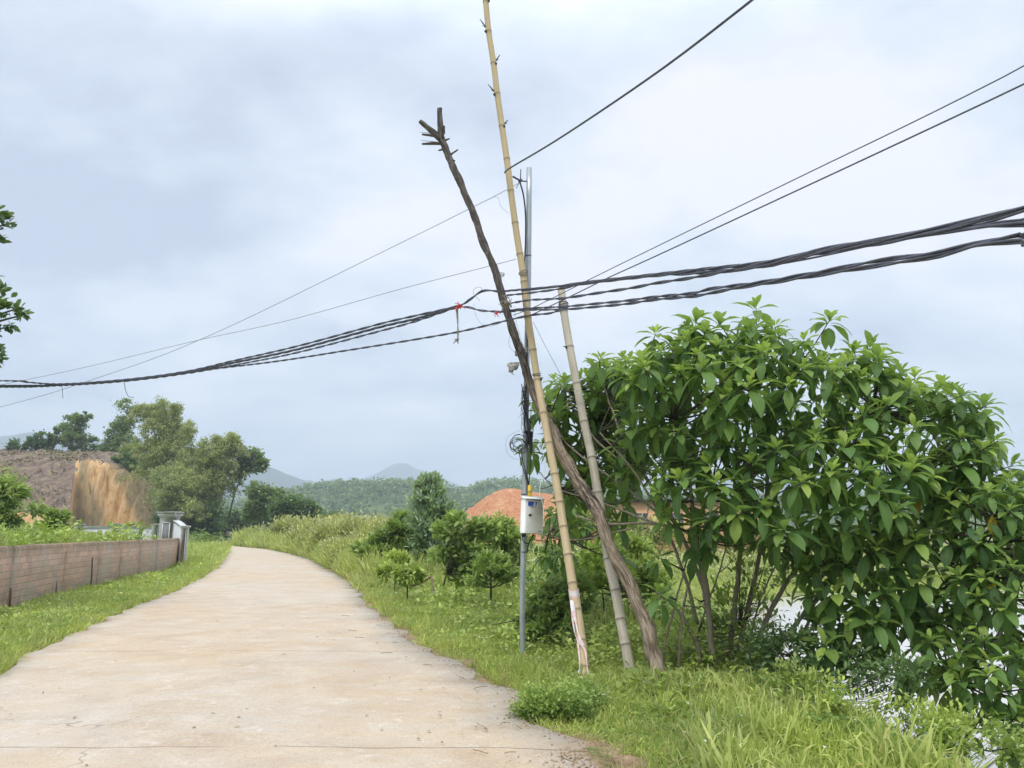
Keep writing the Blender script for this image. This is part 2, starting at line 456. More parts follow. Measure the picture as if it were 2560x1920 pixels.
M['bamboo_grey'] = mat_bamboo('bamboo_grey', (0.38, 0.34, 0.27), (0.56, 0.51, 0.41), (0.27, 0.24, 0.19))
def mat_log():
    k = NT('dead_log')
    v = k.coord('lf', (5, 1.0, 0)); w = k.coord('World')
    sp = k.n('ShaderNodeSeparateXYZ', {0: k.n('ShaderNodeAttribute', attribute_name='lf').outputs['Vector']})
    st = k.noise(k.coord('lf', (7, 2.2, 0)), 2.4, 7, 0.72, 0.4)
    lo = k.ramp(st, [(0.32, (0.06, 0.045, 0.035)), (0.45, (0.19, 0.145, 0.105)), (0.6, (0.38, 0.31, 0.23))])
    hi = k.ramp(st, [(0.3, (0.035, 0.03, 0.035)), (0.5, (0.11, 0.095, 0.09)), (0.68, (0.26, 0.23, 0.20))])
    f = k.rng(k.math('ADD', sp.outputs[2], k.math('MULTIPLY', k.noise(w, 1.6, 4), 0.45)), 0.62, 0.82)
    col = k.mix(f, lo, hi)
    at = k.n('ShaderNodeAttribute', attribute_name='tint').outputs['Fac']
    col = k.mix(k.math('MULTIPLY', at, k.rng(st, 0.62, 0.42)), col, (0.030, 0.026, 0.028))
    lich = k.rng(k.noise(w, 9, 5, 0.7), 0.58, 0.66, 0, 0.5)
    col = k.mix(lich, col, (0.34, 0.31, 0.27))
    return k.done(k.pbr(col, 0.95, k.bump(st, 0.9, 0.02), spec=0.1))
M['log'] = mat_log()
simple('steel_galv', (0.30, 0.34, 0.36), (0.46, 0.50, 0.52), 5, 0.42, cs=(4, 4, 0.6), metal=0.55, bump=0.03, stops=[(0.3, (0.30, 0.34, 0.36)), (0.7, (0.48, 0.52, 0.53))])
simple('white_paint', (0.74, 0.75, 0.74), (0.80, 0.81, 0.80), 3, 0.4, bump=0.0, stops=[(0.3, (0.58, 0.57, 0.52)), (0.42, (0.74, 0.75, 0.73)), (0.8, (0.81, 0.82, 0.81))])
simple('black_rubber', (0.018, 0.019, 0.026), (0.045, 0.046, 0.06), 12, 0.5, bump=0.05)
simple('cable_grey', (0.055, 0.06, 0.082), (0.11, 0.115, 0.15), 20, 0.55, bump=0.1, bd=0.003)
simple('thin_wire', (0.13, 0.14, 0.16), (0.20, 0.21, 0.23), 10, 0.5, bump=0)
simple('blue_ink', (0.01, 0.05, 0.30), (0.015, 0.07, 0.36), 4, 0.5, bump=0)
simple('text_ink', (0.12, 0.15, 0.22), (0.16, 0.2, 0.28), 4, 0.5, bump=0)
simple('yellow_pvc', (0.62, 0.42, 0.03), (0.75, 0.52, 0.05), 6, 0.45, bump=0.05)
simple('red_tie', (0.55, 0.02, 0.03), (0.75, 0.05, 0.05), 20, 0.5, bump=0.1)
simple('white_cord', (0.72, 0.76, 0.72), (0.8, 0.82, 0.78), 20, 0.6, bump=0)
simple('rag', (0.20, 0.20, 0.19), (0.48, 0.46, 0.42), 14, 0.9, bump=0.3)
simple('rope_old', (0.16, 0.14, 0.12), (0.36, 0.33, 0.28), 30, 0.95, bump=0.5)
simple('tape_pink', (0.78, 0.52, 0.50), (0.82, 0.78, 0.76), 3, 0.45, cs=(1, 1, 6), bump=0.15, stops=[(0.35, (0.80, 0.45, 0.45)), (0.55, (0.83, 0.74, 0.74)), (0.7, (0.80, 0.80, 0.80))])
simple('bark_pale', (0.16, 0.13, 0.09), (0.33, 0.29, 0.22), 14, 0.9, cs=(3, 3, 0.7), bump=0.5)
simple('bark_dark', (0.035, 0.03, 0.022), (0.10, 0.085, 0.065), 14, 0.9, cs=(3, 3, 0.7), bump=0.5)
simple('dry_wood', (0.20, 0.16, 0.11), (0.42, 0.36, 0.27), 10, 0.9, cs=(3, 3, 0.5), bump=0.4)
simple('rust', (0.08, 0.045, 0.03), (0.18, 0.10, 0.06), 12, 0.9)
simple('sign_green', (0.02, 0.22, 0.15), (0.03, 0.26, 0.18), 4, 0.5, bump=0)
simple('orange_wall', (0.62, 0.34, 0.17), (0.72, 0.44, 0.25), 2, 0.85)
simple('dark_roof', (0.03, 0.035, 0.045), (0.06, 0.065, 0.075), 3, 0.6)
simple('white_wall', (0.66, 0.68, 0.70), (0.75, 0.76, 0.78), 2, 0.8)
simple('window_dark', (0.05, 0.06, 0.08), (0.08, 0.09, 0.11), 2, 0.2, bump=0)
simple('litter', (0.10, 0.06, 0.03), (0.36, 0.27, 0.15), 9, 0.9, bump=0)
simple('mountain_wood', (0.012, 0.03, 0.03), (0.02, 0.045, 0.035), 0.02, 0.95, coord='World', bump=0)
simple('forest_floor', (0.05, 0.085, 0.03), (0.11, 0.16, 0.05), 0.05, 0.95, coord='World', bump=0)
def mat_redsoil():
    k = NT('red_soil'); w = k.coord('World')
    a = k.noise(w, 0.25, 6, 0.65, 0.5); b = k.noise(k.coord('World', (1, 1, 0.35)), 1.6, 6, 0.7)
    col = k.ramp(b, [(0.3, (0.30, 0.12, 0.06)), (0.5, (0.48, 0.21, 0.10)), (0.72, (0.62, 0.36, 0.20))])
    col = k.mix(k.rng(a, 0.5, 0.65, 0, 0.7), col, (0.60, 0.38, 0.20))
    return k.done(k.pbr(col, 0.95, k.bump(b, 0.8, 0.5), spec=0.1))
M['redsoil'] = mat_redsoil()
def mat_hill():
    k = NT('cleared_hill'); w = k.coord('World')
    a = k.noise(k.coord('World', (1, 0.5, 1.2)), 0.8, 7, 0.75, 0.6); b = k.noise(w, 2.2, 6, 0.75); c = k.noise(w, 0.09, 4, 0.55)
    col = k.ramp(a, [(0.32, (0.10, 0.07, 0.065)), (0.5, (0.20, 0.15, 0.12)), (0.62, (0.30, 0.24, 0.15)), (0.74, (0.40, 0.33, 0.20))])
    col = k.mix(k.rng(c, 0.56, 0.66, 0, 0.75), col, k.ramp(b, [(0.3, (0.10, 0.13, 0.03)), (0.7, (0.25, 0.27, 0.08))]))
    col = k.mix(k.rng(b, 0.55, 0.75, 0, 0.35), col, (0.33, 0.29, 0.19))
    nz = k.n('ShaderNodeSeparateXYZ', {0: k.n('ShaderNodeNewGeometry').outputs['True Normal']}).outputs[2]
    soil = k.ramp(k.noise(k.coord('World', (1, 1, 0.3)), 0.9, 6, 0.7), [(0.32, (0.40, 0.22, 0.09)), (0.45, (0.60, 0.37, 0.17)), (0.6, (0.72, 0.50, 0.28)), (0.75, (0.55, 0.34, 0.16))])
    grey = k.ramp(k.noise(k.coord('World', (1, 1, 0.25)), 1.6, 6, 0.7), [(0.3, (0.20, 0.16, 0.09)), (0.5, (0.34, 0.27, 0.15)), (0.7, (0.46, 0.34, 0.19))])
    x = k.n('ShaderNodeSeparateXYZ', {0: w}).outputs[0]; z = k.n('ShaderNodeSeparateXYZ', {0: w}).outputs[2]
    # a slanting fresh scar between weathered soil (a stain with its own outline)
    line = k.math('ADD', x, k.math('MULTIPLY', z, 0.42))
    line = k.math('ADD', line, k.math('MULTIPLY', k.noise(w, 0.5, 4), 1.6))
    at = k.n('ShaderNodeAttribute', attribute_name='tint').outputs['Fac']
    soil = k.mix(at, grey, soil)
    col = k.mix(k.rng(k.math('ADD', nz, k.math('MULTIPLY', b, 0.12)), 0.78, 0.66), col, soil)
    return k.done(k.pbr(col, 0.95, k.bump(b, 0.7, 0.4), spec=0.1))
M['hill'] = mat_hill()
def mat_water():
    k = NT('pond_water'); w = k.coord('World')
    b = k.noise(w, 2.2, 4, 0.5)
    return k.done(k.pbr(k.ramp(k.noise(w, 0.1, 3), [(0.3, (0.55, 0.50, 0.44)), (0.7, (0.64, 0.60, 0.54))]), 0.12, k.bump(b, 0.05, 0.05), spec=1.0))
M['water'] = mat_water()

M['leaf_big'] = leaf_mat('broad_leaf', (0.032, 0.088, 0.034), (0.135, 0.245, 0.060), (0.42, 0.54, 0.11), rough=0.42, trans=0.42, vein=0.5, clump=0)
M['leaf_mid'] = leaf_mat('shrub_leaf', (0.07, 0.14, 0.04), (0.20, 0.30, 0.085), (0.38, 0.48, 0.14), clump=1.2, trans=0.38)
M['leaf_grey'] = leaf_mat('acacia_leaf', (0.10, 0.18, 0.11), (0.24, 0.34, 0.20), (0.40, 0.50, 0.32), clump=1.5, trans=0.4)
M['leaf_dark'] = leaf_mat('dark_tree_leaf', (0.035, 0.08, 0.04), (0.085, 0.155, 0.065), (0.16, 0.24, 0.10), clump=0.4)
M['leaf_hill'] = leaf_mat('hilltop_leaf', (0.07, 0.12, 0.055), (0.16, 0.235, 0.10), (0.28, 0.36, 0.16), clump=0.3, trans=0.38)
M['leaf_bamboo'] = leaf_mat('bamboo_leaf', (0.14, 0.18, 0.075), (0.34, 0.38, 0.15), (0.56, 0.57, 0.27), clump=0.25, trans=0.42)
M['leaf_yellow'] = leaf_mat('scrub_leaf', (0.16, 0.20, 0.06), (0.35, 0.38, 0.13), (0.55, 0.54, 0.24), clump=0.7)
M['leaf_bright'] = leaf_mat('weed_leaf', (0.12, 0.20, 0.035), (0.30, 0.40, 0.085), (0.52, 0.60, 0.18), clump=1.2, trans=0.38)
M['leaf_banana'] = leaf_mat('banana_leaf', (0.10, 0.17, 0.03), (0.22, 0.31, 0.06), (0.40, 0.46, 0.08), clump=0)
M['leaf_forest'] = leaf_mat('forest_leaf', (0.04, 0.08, 0.03), (0.13, 0.20, 0.07), (0.26, 0.33, 0.12), clump=0.02, rough=0.8)
M['grass'] = leaf_mat('grass_blade', (0.16, 0.23, 0.045), (0.35, 0.43, 0.10), (0.58, 0.62, 0.22), yellow=(0.50, 0.42, 0.18), rough=0.55, trans=0.42, clump=1.3)

# ------------------------------------------------------------------ leaf templates
def tpl_leaf(rows=5, wid=0.42, peak=0.62, droop=0.35, fold=0.12, wave=0.0):
    V = []; UV = []
    for i in range(rows + 1):
        t = i / rows
        w = (math.sin(math.pi * min(1, t ** (math.log(0.5) / math.log(peak)))) ** 0.75) * wid / 2 if 0 < t < 1 else (0.012 if t == 0 else 0.002)
        z = -droop * t * t; y = t * (1 - 0.28 * droop * t)
        for c in (-1, 0, 1):
            V.append((c * w, y, z + abs(c) * fold * w * 2 + wave * math.sin(t * 9 + c) * w)); UV.append((c, t))
    Fs = []
    for i in range(rows):
        for c in range(2):
            a = i * 3 + c
            Fs.append((a, a + 1, a + 4, a + 3))
    return np.array(V), Fs, np.array(UV)
T_BIG = [tpl_leaf(5, 0.40, 0.6, d, f, w) for d, f, w in ((0.25, 0.1, 0.1), (0.5, 0.16, 0.15), (0.8, 0.12, 0.1))]
T_OVAL = tpl_leaf(3, 0.5, 0.5, 0.15, 0.1)
T_SMALL = (np.array([(0, 0, 0), (-0.22, 0.5, 0.03), (0.22, 0.5, 0.03), (0, 1, -0.1)], float), [(0, 2, 3, 1)], np.array([(0, 0), (-1, .5), (1, .5), (0, 1)], float))
T_LONG = (np.array([(0, 0, 0), (-0.09, 0.4, 0.0), (0.09, 0.4, 0.0), (0, 1, -0.22)], float), [(0, 2, 3, 1)], np.array([(0, 0), (-1, .5), (1, .5), (0, 1)], float))
def tpl_blade(droop):
    V = [(-0.5, 0, 0), (0.5, 0, 0), (-0.42, 0.45, -0.12 * droop), (0.42, 0.45, -0.12 * droop), (-0.25, 0.8, -0.45 * droop), (0.25, 0.8, -0.45 * droop), (0, 1 - 0.25 * droop, -0.9 * droop)]
    Fs = [(0, 1, 3, 2), (2, 3, 5, 4), (4, 5, 6)]
    return np.array(V, float), Fs, np.array([(-1, 0), (1, 0), (-1, .45), (1, .45), (-1, .8), (1, .8), (0, 1)], float)
T_BLADE = [tpl_blade(d) for d in (0.1, 0.4, 0.8)]

def unit(n):
    v = RNG.normal(size=(n, 3)); return v / np.linalg.norm(v, axis=1, keepdims=True)

# ------------------------------------------------------------------ road outline (from the photograph, laid on the ground)
RIGHT = [G(*p)[:2] for p in [(1560, 2060), (1490, 1920), (1455, 1870), (1400, 1850), (1318, 1822), (1302, 1760), (1275, 1732), (1216, 1712), (1146, 1663), (1051, 1622), (1010, 1594), (964, 1556), (904, 1500), (867, 1453), (829, 1433), (774, 1400), (728, 1386), (670, 1374)]]
RIGHT = [np.array([2.2, -8.0]), np.array([1.2, 0.0])] + RIGHT + [np.array([-33.0, 88.0]), np.array([-46.0, 104.0]), np.array([-80.0, 112.0]), np.array([-130.0, 116.0])]
LEFT = [G(*p)[:2] for p in [(0, 1700), (67, 1640), (124, 1617), (220, 1576), (275, 1547), (356, 1513), (434, 1484), (506, 1446), (545, 1420), (560, 1405)]]
LEFT = [np.array([-2.6, -8.0]), np.array([-3.9, 0.0]), np.array([-4.6, 4.5])] + LEFT + [np.array([-22.5, 62.0]), np.array([-30.0, 80.0]), np.array([-45.0, 93.0]), np.array([-80.0, 98.0]), np.array([-130.0, 100.0])]
def resample(poly, n):
    poly = np.array(poly); d = np.r_[0, np.cumsum(np.linalg.norm(np.diff(poly, axis=0), axis=1))]
    # denser near the camera
    t = np.linspace(0, 1, n) ** 2.0 * d[-1]
    return np.c_[np.interp(t, d, poly[:, 0]), np.interp(t, d, poly[:, 1])]
def edge_x(poly, y):
    poly = np.array(poly)[:-3]
    return np.interp(y, poly[:, 1], poly[:, 0])
RP = np.array(RIGHT); LP = np.array(LEFT)
def xr(y): return float(np.interp(y, RP[:-2, 1], RP[:-2, 0]))
def xl(y): return float(np.interp(y, LP[:-2, 1], LP[:-2, 0]))

def build_road():
    # march along matching the two edges by y then by arc length at the far bend
    ys = list(np.linspace(-8, 4, 25)) + list(np.linspace(4.1, 22, 180)) + list(np.linspace(22.3, 85, 120))
    lf_, rt_ = [], []
    for y in ys:
        j = 0.05 + 0.10 * sstep(4, 12, y)
        a = xr(y) + j * noise.noise((3.3, y * 1.9, 0)) * 1.5 + 0.05 * noise.noise((5.1, y * 7, 0))
        b = xl(y) + j * noise.noise((9.3, y * 1.7, 0)) * 1.2 + 0.04 * noise.noise((8.1, y * 7, 0))
        rt_.append((a, y)); lf_.append((b, y))
    far_r = [(-36, 92), (-46, 102), (-60, 108), (-80, 112), (-130, 116)]
    far_l = [(-34, 85), (-43, 90), (-60, 95), (-80, 98), (-130, 100)]
    rt_ += far_r; lf_ += far_l
    mb = MB(); V = []; LF = []; Fs = []; K = 9; s = 0
    for i, (a, b) in enumerate(zip(lf_, rt_)):
        a = np.array(a); b = np.array(b)
        if i: s += np.linalg.norm((a + b) / 2 - pm)
        pm = (a + b) / 2; w = np.linalg.norm(b - a)
        for k in range(K):
            t = k / (K - 1)
            p = a + (b - a) * t
            V.append((p[0], p[1], 0.035 + 0.02 * math.sin(math.pi * t))); LF.append((t * w, s, min(t, 1 - t) * w))
        for k in (0, K - 1):
            p = a if k == 0 else b
            V.append((p[0], p[1], -0.05)); LF.append((0, s, 0))
    st = K + 2
    for i in range(len(rt_) - 1):
        o, q = i * st, (i + 1) * st
        for k in range(K - 1): Fs.append((o + k, o + k + 1, q + k + 1, q + k))
        Fs.append((o + K, o, q, q + K)); Fs.append((o + K - 1, o + K + 1, q + K + 1, q + K - 1))
    mb.add(V, Fs, lf=LF)
    o = mb.build('road', M['road'], smooth=False)
    tag(o, 'pale concrete road stained with sandy soil bending away to the left', 'road', kind='structure')
build_road()

# ------------------------------------------------------------------ ground
POND = [(3.75, 3.0), (3.85, 6.5), (3.6, 8.5), (3.5, 11.0), (4.2, 16), (5.5, 22), (8.5, 30), (13, 35), (22, 38), (45, 40), (70, 36), (70, -6), (3.6, -6)]
def in_pond(x, y):
    ins = False; j = len(POND) - 1
    for i in range(len(POND)):
        xi, yi = POND[i]; xj, yj = POND[j]
        if (yi > y) != (yj > y) and x < (xj - xi) * (y - yi) / (yj - yi) + xi: ins = not ins
        j = i
    return ins
def pond_dist(x, y):
    d = 1e9; j = len(POND) - 1
    for i in range(len(POND)):
        ax, ay = POND[j]; bx, by = POND[i]; j = i
        vx, vy = bx - ax, by - ay; t = max(0, min(1, ((x - ax) * vx + (y - ay) * vy) / (vx * vx + vy * vy)))
        d = min(d, math.hypot(x - ax - vx * t, y - ay - vy * t))
    return d
WATER = -1.25
def crest(y):
    if y < 12: return 2.55 + 0.05 * y
    return 3.15 + min((y - 12) * 0.05, 3)
def gh(x, y):
    """ground height"""
    yy = min(max(y, -8), 85)
    d = x - xr(yy)
    if y < 10: 
        c = (2.55 + 0.02 * math.sin(y * 2)) - xr(yy)      # crest at about x=2.55 near the camera
    else:
        c = crest(y)
    z = 0.0
    if d > 0.4: z = -0.03 * min(d, 3) / 3 + 0.03 * noise.noise((x * 0.9, y * 0.9, 0)) * sstep(0.4, 1.2, d)
    if d > c:
        z -= 1.05 * sstep(c, c + (1.5 if y < 12 else 5.0), d)
    if y < 60 and x > 2 and in_pond(x, y):
        z = min(z, -1.1) - 0.9 * sstep(0, 1.0, pond_dist(x, y)) - 0.15
    dl = xl(yy) - x
    if dl > 0.5: z += 0.05 * noise.noise((x * 0.8, y * 0.8, 4)) * sstep(0.5, 1.2, dl)
    return z
def build_ground():
    def axis(n, lo, hi, k, c=0.0):
        t = np.linspace(-1, 1, n)
        return t
    xs = np.unique(np.r_[-6350, -4000, -2500, -1500, -900, -600, -400, -280, -200, -150, -120, np.arange(-100, -40, 5.0), np.arange(-40, -14, 1.5), np.arange(-14, 9, 0.25), np.arange(9, 40, 1.5), np.arange(40, 100, 6), 120, 160, 220, 300, 450, 700, 1100, 1800, 3000, 6350])
    ys = np.unique(np.r_[-300, -120, -60, -30, -15, np.arange(-8, 3, 0.8), np.arange(3, 16, 0.22), np.arange(16, 45, 0.7), np.arange(45, 110, 3.0), 120, 135, 150, 175, 200, 250, 300, 380, 500, 700, 1000, 1500, 2300, 3500, 5500, 7250])
    V = [(x, y, gh(x, y)) for y in ys for x in xs]
    nx = len(xs)
    Fs = [(j * nx + i, j * nx + i + 1, (j + 1) * nx + i + 1, (j + 1) * nx + i) for j in range(len(ys) - 1) for i in range(nx - 1)]
    T = [1 - min(1, abs(v[0] - xr(min(max(v[1], -8), 85))) / 0.7) if v[0] > xr(min(max(v[1], -8), 85)) else 1 - min(1, abs(v[0] - xl(min(max(v[1], -8), 85))) / 0.5) for v in V]
    mb = MB(); mb.add(V, Fs, t=T)
    o = mb.build('ground', M['ground'], smooth=True)
    tag(o, 'grassy ground with a bank dropping from the road to the pond', 'ground', kind='structure')
build_ground()
mb = MB()
mb.add([(x, y, WATER) for x, y in [(3.0, -6), (72, -6), (72, 41), (3.0, 41)]], [(0, 1, 2, 3)])
tag(mb.build('water', M['water']), 'pale still pond water beyond the roadside bank', 'pond', kind='structure')

# ------------------------------------------------------------------ far terrain
def ridge(name, pts, Y, depth, mat, label, rough=1.0, seed=0.0, nx=140, nv=14, front=None, group=None):
    pts = sorted(pts)
    sx = np.linspace(pts[0][0], pts[-1][0], nx)
    sy = np.interp(sx, [p[0] for p in pts], [p[1] for p in pts])
    V = []; Fs = []
    for i in range(nx):
        e = min(i, nx - 1 - i) / 6
        for j in range(nv + 1):
            v = -1 + 2 * j / nv
            yy = Y + v * depth
            c = P(sx[i], sy[i], Y)
            h = (c[2] + 2)
            h *= (0.5 + 0.5 * math.cos(math.pi * v)) ** 0.8
            nse = noise.fractal((c[0] / depth * 3 + seed, yy / depth * 2, seed), 1, 2, 5)
            h *= 1 + 0.22 * rough * nse * (1 - 0.6 * (abs(v) < 0.15))
            V.append((c[0] * (1 if v < 0 else 1 + 0.2 * v), yy, h * min(1, e) - 2 - (0 if e >= 1 else 1)))
    for i in range(nx - 1):
        for j in range(nv):
            a = i * (nv + 1) + j; b = a + nv + 1
            Fs.append((a, b, b + 1, a + 1))
    mb = MB(); mb.add(V, Fs)
    o = mb.build(name, mat, smooth=True)
    tag(o, label, 'mountain' if Y > 1000 else 'hill', group, 'structure')
    return np.array(V).reshape(nx, nv + 1, 3)

ridge('mountain', [(-900, 1150), (-500, 1120), (-200, 1095), (100, 1090), (300, 1110), (420, 1100), (520, 1130), (640, 1163), (700, 1170), (760, 1195), (830, 1236), (900, 1280), (960, 1325)], 2300, 500, M['mountain_wood'], 'blue hazy mountain rising behind the bamboo and dropping to the valley', 0.9, 1.2)
ridge('mountain', [(700, 1320), (820, 1225), (870, 1205), (915, 1196), (950, 1180), (985, 1162), (1015, 1158), (1050, 1172), (1100, 1190), (1150, 1215), (1250, 1250), (1400, 1270), (1600, 1325)], 3600, 600, M['mountain_wood'], 'faint peaked mountain in the middle distance behind the forested hill', 0.9, 4.1)
ridge('mountain', [(560, 1320), (640, 1215), (740, 1196), (800, 1205), (850, 1196), (900, 1222), (1000, 1235), (1100, 1240), (1250, 1325)], 2900, 420, M['mountain_wood'], 'pale low mountain ridge filling the gap between the two higher ones', 0.9, 9.4)
ridge('mountain', [(1200, 1325), (1320, 1235), (1380, 1195), (1420, 1185), (1600, 1205), (1800, 1190), (2050, 1200), (2400, 1180), (2800, 1200), (3200, 1320)], 3000, 500, M['mountain_wood'], 'faint mountain ridge low behind the broad leaved tree', 0.5, 7.3)
FH = ridge('hill', [(250, 1329), (420, 1300), (560, 1272), (700, 1258), (780, 1236), (850, 1222), (950, 1217), (1050, 1216), (1130, 1232), (1150, 1243), (1180, 1236), (1230, 1220), (1300, 1217), (1400, 1232), (1500, 1248), (1700, 1256), (2000, 1258), (2400, 1262), (2800, 1325)], 640, 230, M['forest_floor'], 'low forested hill beyond the fields', 0.7, 2.2, nx=200)

def forest():
    mb = MB(); nx, nv, _ = FH.shape
    n = 5200; clumps = 14
    iu = RNG.random(n) * (nx - 2); jv = RNG.random(n) ** 0.9 * (nv * 0.52)
    i0 = iu.astype(int); j0 = jv.astype(int); fu = iu - i0; fv = jv - j0
    p = (FH[i0, j0] * ((1 - fu) * (1 - fv))[:, None] + FH[i0 + 1, j0] * (fu * (1 - fv))[:, None]
         + FH[i0, j0 + 1] * ((1 - fu) * fv)[:, None] + FH[i0 + 1, j0 + 1] * (fu * fv)[:, None])
    h = RNG.uniform(4.5, 8.5, n)
    pos = []; tt = []
    for k in range(clumps):
        u = unit(n)
        c = p + np.c_[np.zeros(n), np.zeros(n), h * 0.62] + u * np.c_[h * 0.26, h * 0.26, h * 0.36]
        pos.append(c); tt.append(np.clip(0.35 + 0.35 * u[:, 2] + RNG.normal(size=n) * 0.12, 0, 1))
    pos = np.concatenate(pos); tt = np.concatenate(tt)
    N = len(pos)
    d = unit(N); d[:, 2] *= 0.5
    mb.scatter(T_SMALL, pos - d * 0.9, d, unit(N) * 0.6 + [0, -0.3, 0.8], RNG.uniform(1.6, 2.8, N), RNG.uniform(3, 5, N), tt)
    # dark trunks of the nearer plantation row
    tag(mb.build('forest', M['leaf_forest']), 'dense plantation forest covering the far low hill', 'forest', kind='stuff')
    # pale scrub belt at the foot of the hill
    mb = MB(); n = 16000
    sx = RNG.uniform(450, 2500, n); Y = RNG.uniform(330, 400, n)
    pos = np.array([[(a - 1280) / F * y * 1.0, y, 0] for a, y in zip(sx, Y)])
    pos[:, 2] = RNG.random(n) ** 1.3 * (3.5 + 2.0 * np.sin(pos[:, 0] * 0.13) + 1.5 * np.sin(pos[:, 0] * 0.41))
    mb.scatter(T_SMALL, pos, unit(n), unit(n) + [0, 0, 1], RNG.uniform(1.2, 2.4, n), RNG.uniform(2, 4, n), RNG.uniform(0.5, 1.0, n))
    tag(mb.build('treeline', M['leaf_forest']), 'pale green scrub belt at the foot of the forested hill', 'treeline', kind='stuff')
forest()

# near hill on the left with the landslip
def hill_h(x, y):
    # x about -130..-28 ; y 108..200
    top = 16.5 + 1.2 * noise.noise((x * 0.03, 1, 0)) - 4.0 * sstep(-66, -50, x) - 12 * sstep(-58, -42, x) - 5 * sstep(-110, -160, x)
    rise = float(np.interp(y, [103.5, 106, 113, 120, 135, 150], [0.03, 0.27, 0.50, 0.74, 0.92, 1.0]))
    rise *= 1 - 0.10 * (1 - sstep(104, 112, y)) * (0.5 + noise.noise((x * 0.25, 2, 2)))
    z = top * rise * (1 - 0.9 * sstep(165, 230, y))
    # the cut face
    xa = x * 118 / max(y, 60)
    m = sstep(-67.5, -67.0, xa) * (1 - sstep(-52, -46, x))
    ycut = 118.5 + 1.3 * noise.noise((x * 0.35, 2, 1)) + 1.4 * noise.noise((x * 1.1, 3, 1)) + 0.7 * noise.noise((x * 2.9, 3, 1))
    if m > 0:
        zc = 12.6 + 0.7 * noise.noise((x * 0.6, 8, 1)) + 0.5 * noise.noise((x * 1.9, 8, 1)) - 0.8 * sstep(-67, -61, x) - 8.5 * sstep(-62, -52, x)
        prof = sstep(ycut - 4.2, ycut + 0.4, y) ** 0.8
        zcut = 0.6 + (zc - 0.6) * prof
        if y > ycut + 0.4: zcut = max(zc, z)
        z = z * (1 - m) + zcut * m
    return z + 0.35 * noise.fractal((x * 0.18, y * 0.18, 3), 1, 2, 5) + 0.22 * noise.fractal((x * 0.9, y * 0.9, 5), 1, 2, 4)
def build_hill():
    xs = np.r_[np.arange(-232, -105, 4.0), np.arange(-105, -44, 0.45), np.arange(-44, -10, 3.0)]
    ys = np.r_[np.arange(100, 126, 0.45), np.arange(126, 170, 1.2), np.arange(170, 260, 7)]
    V = []; T = []
    for y in ys:
        for xa in xs:
            x = xa * y / 118
            z = hill_h(x, y)
            e = sstep(-230, -200, xa) * (1 - sstep(-58, -50, xa))
            V.append((x, y, -1 + (z + 1) * e))
            # fresh orange scar: slanted strip
            c = -66.2 + (12.2 - z) * 0.62 + 0.8 * noise.noise((z * 0.5, 0, 3))
            w = 3.2 + (12.2 - z) * 0.14
            T.append(1 - sstep(0.85, 1.15, abs(x - c - w * 0.5) / (w * 0.5)) if xa > -67.0 else 1.0)
    nx = len(xs)
    Fs = [(j * nx + i, j * nx + i + 1, (j + 1) * nx + i + 1, (j + 1) * nx + i) for j in range(len(ys) - 1) for i in range(nx - 1)]
    mb = MB(); mb.add(V, Fs, t=T)
    tag(mb.build('hill', M['hill'], smooth=True), 'bare brown cleared hill with a steep orange landslip face', 'hill', kind='structure')
build_hill()
def mound():
    V = []; xs = np.linspace(-30, 44, 130); ys = np.linspace(150, 215, 60)
    for y in ys:
        for x in xs:
            r = math.hypot((x - 0) / 17 if x < 0 else x / 30, (y - 182) / 32)
            z = 12.6 * max(0, 1 - r ** 1.7) ** 0.9 - 1.3
            z += (1.1 * noise.fractal((x * 0.14, y * 0.14, 7), 1, 2, 5) + 0.5 * noise.noise((x * 0.6, y * 0.3, 1))) * (1 if z > -1 else 0.2)
            V.append((x, y, max(z, -1.5)))
    nx = len(xs)
    Fs = [(j * nx + i, j * nx + i + 1, (j + 1) * nx + i + 1, (j + 1) * nx + i) for j in range(len(ys) - 1) for i in range(nx - 1)]
    mb = MB(); mb.add(V, Fs)
    tag(mb.build('hill', M['redsoil'], smooth=True), 'bare red earth mound beyond the saplings', 'hill', kind='structure')
mound()

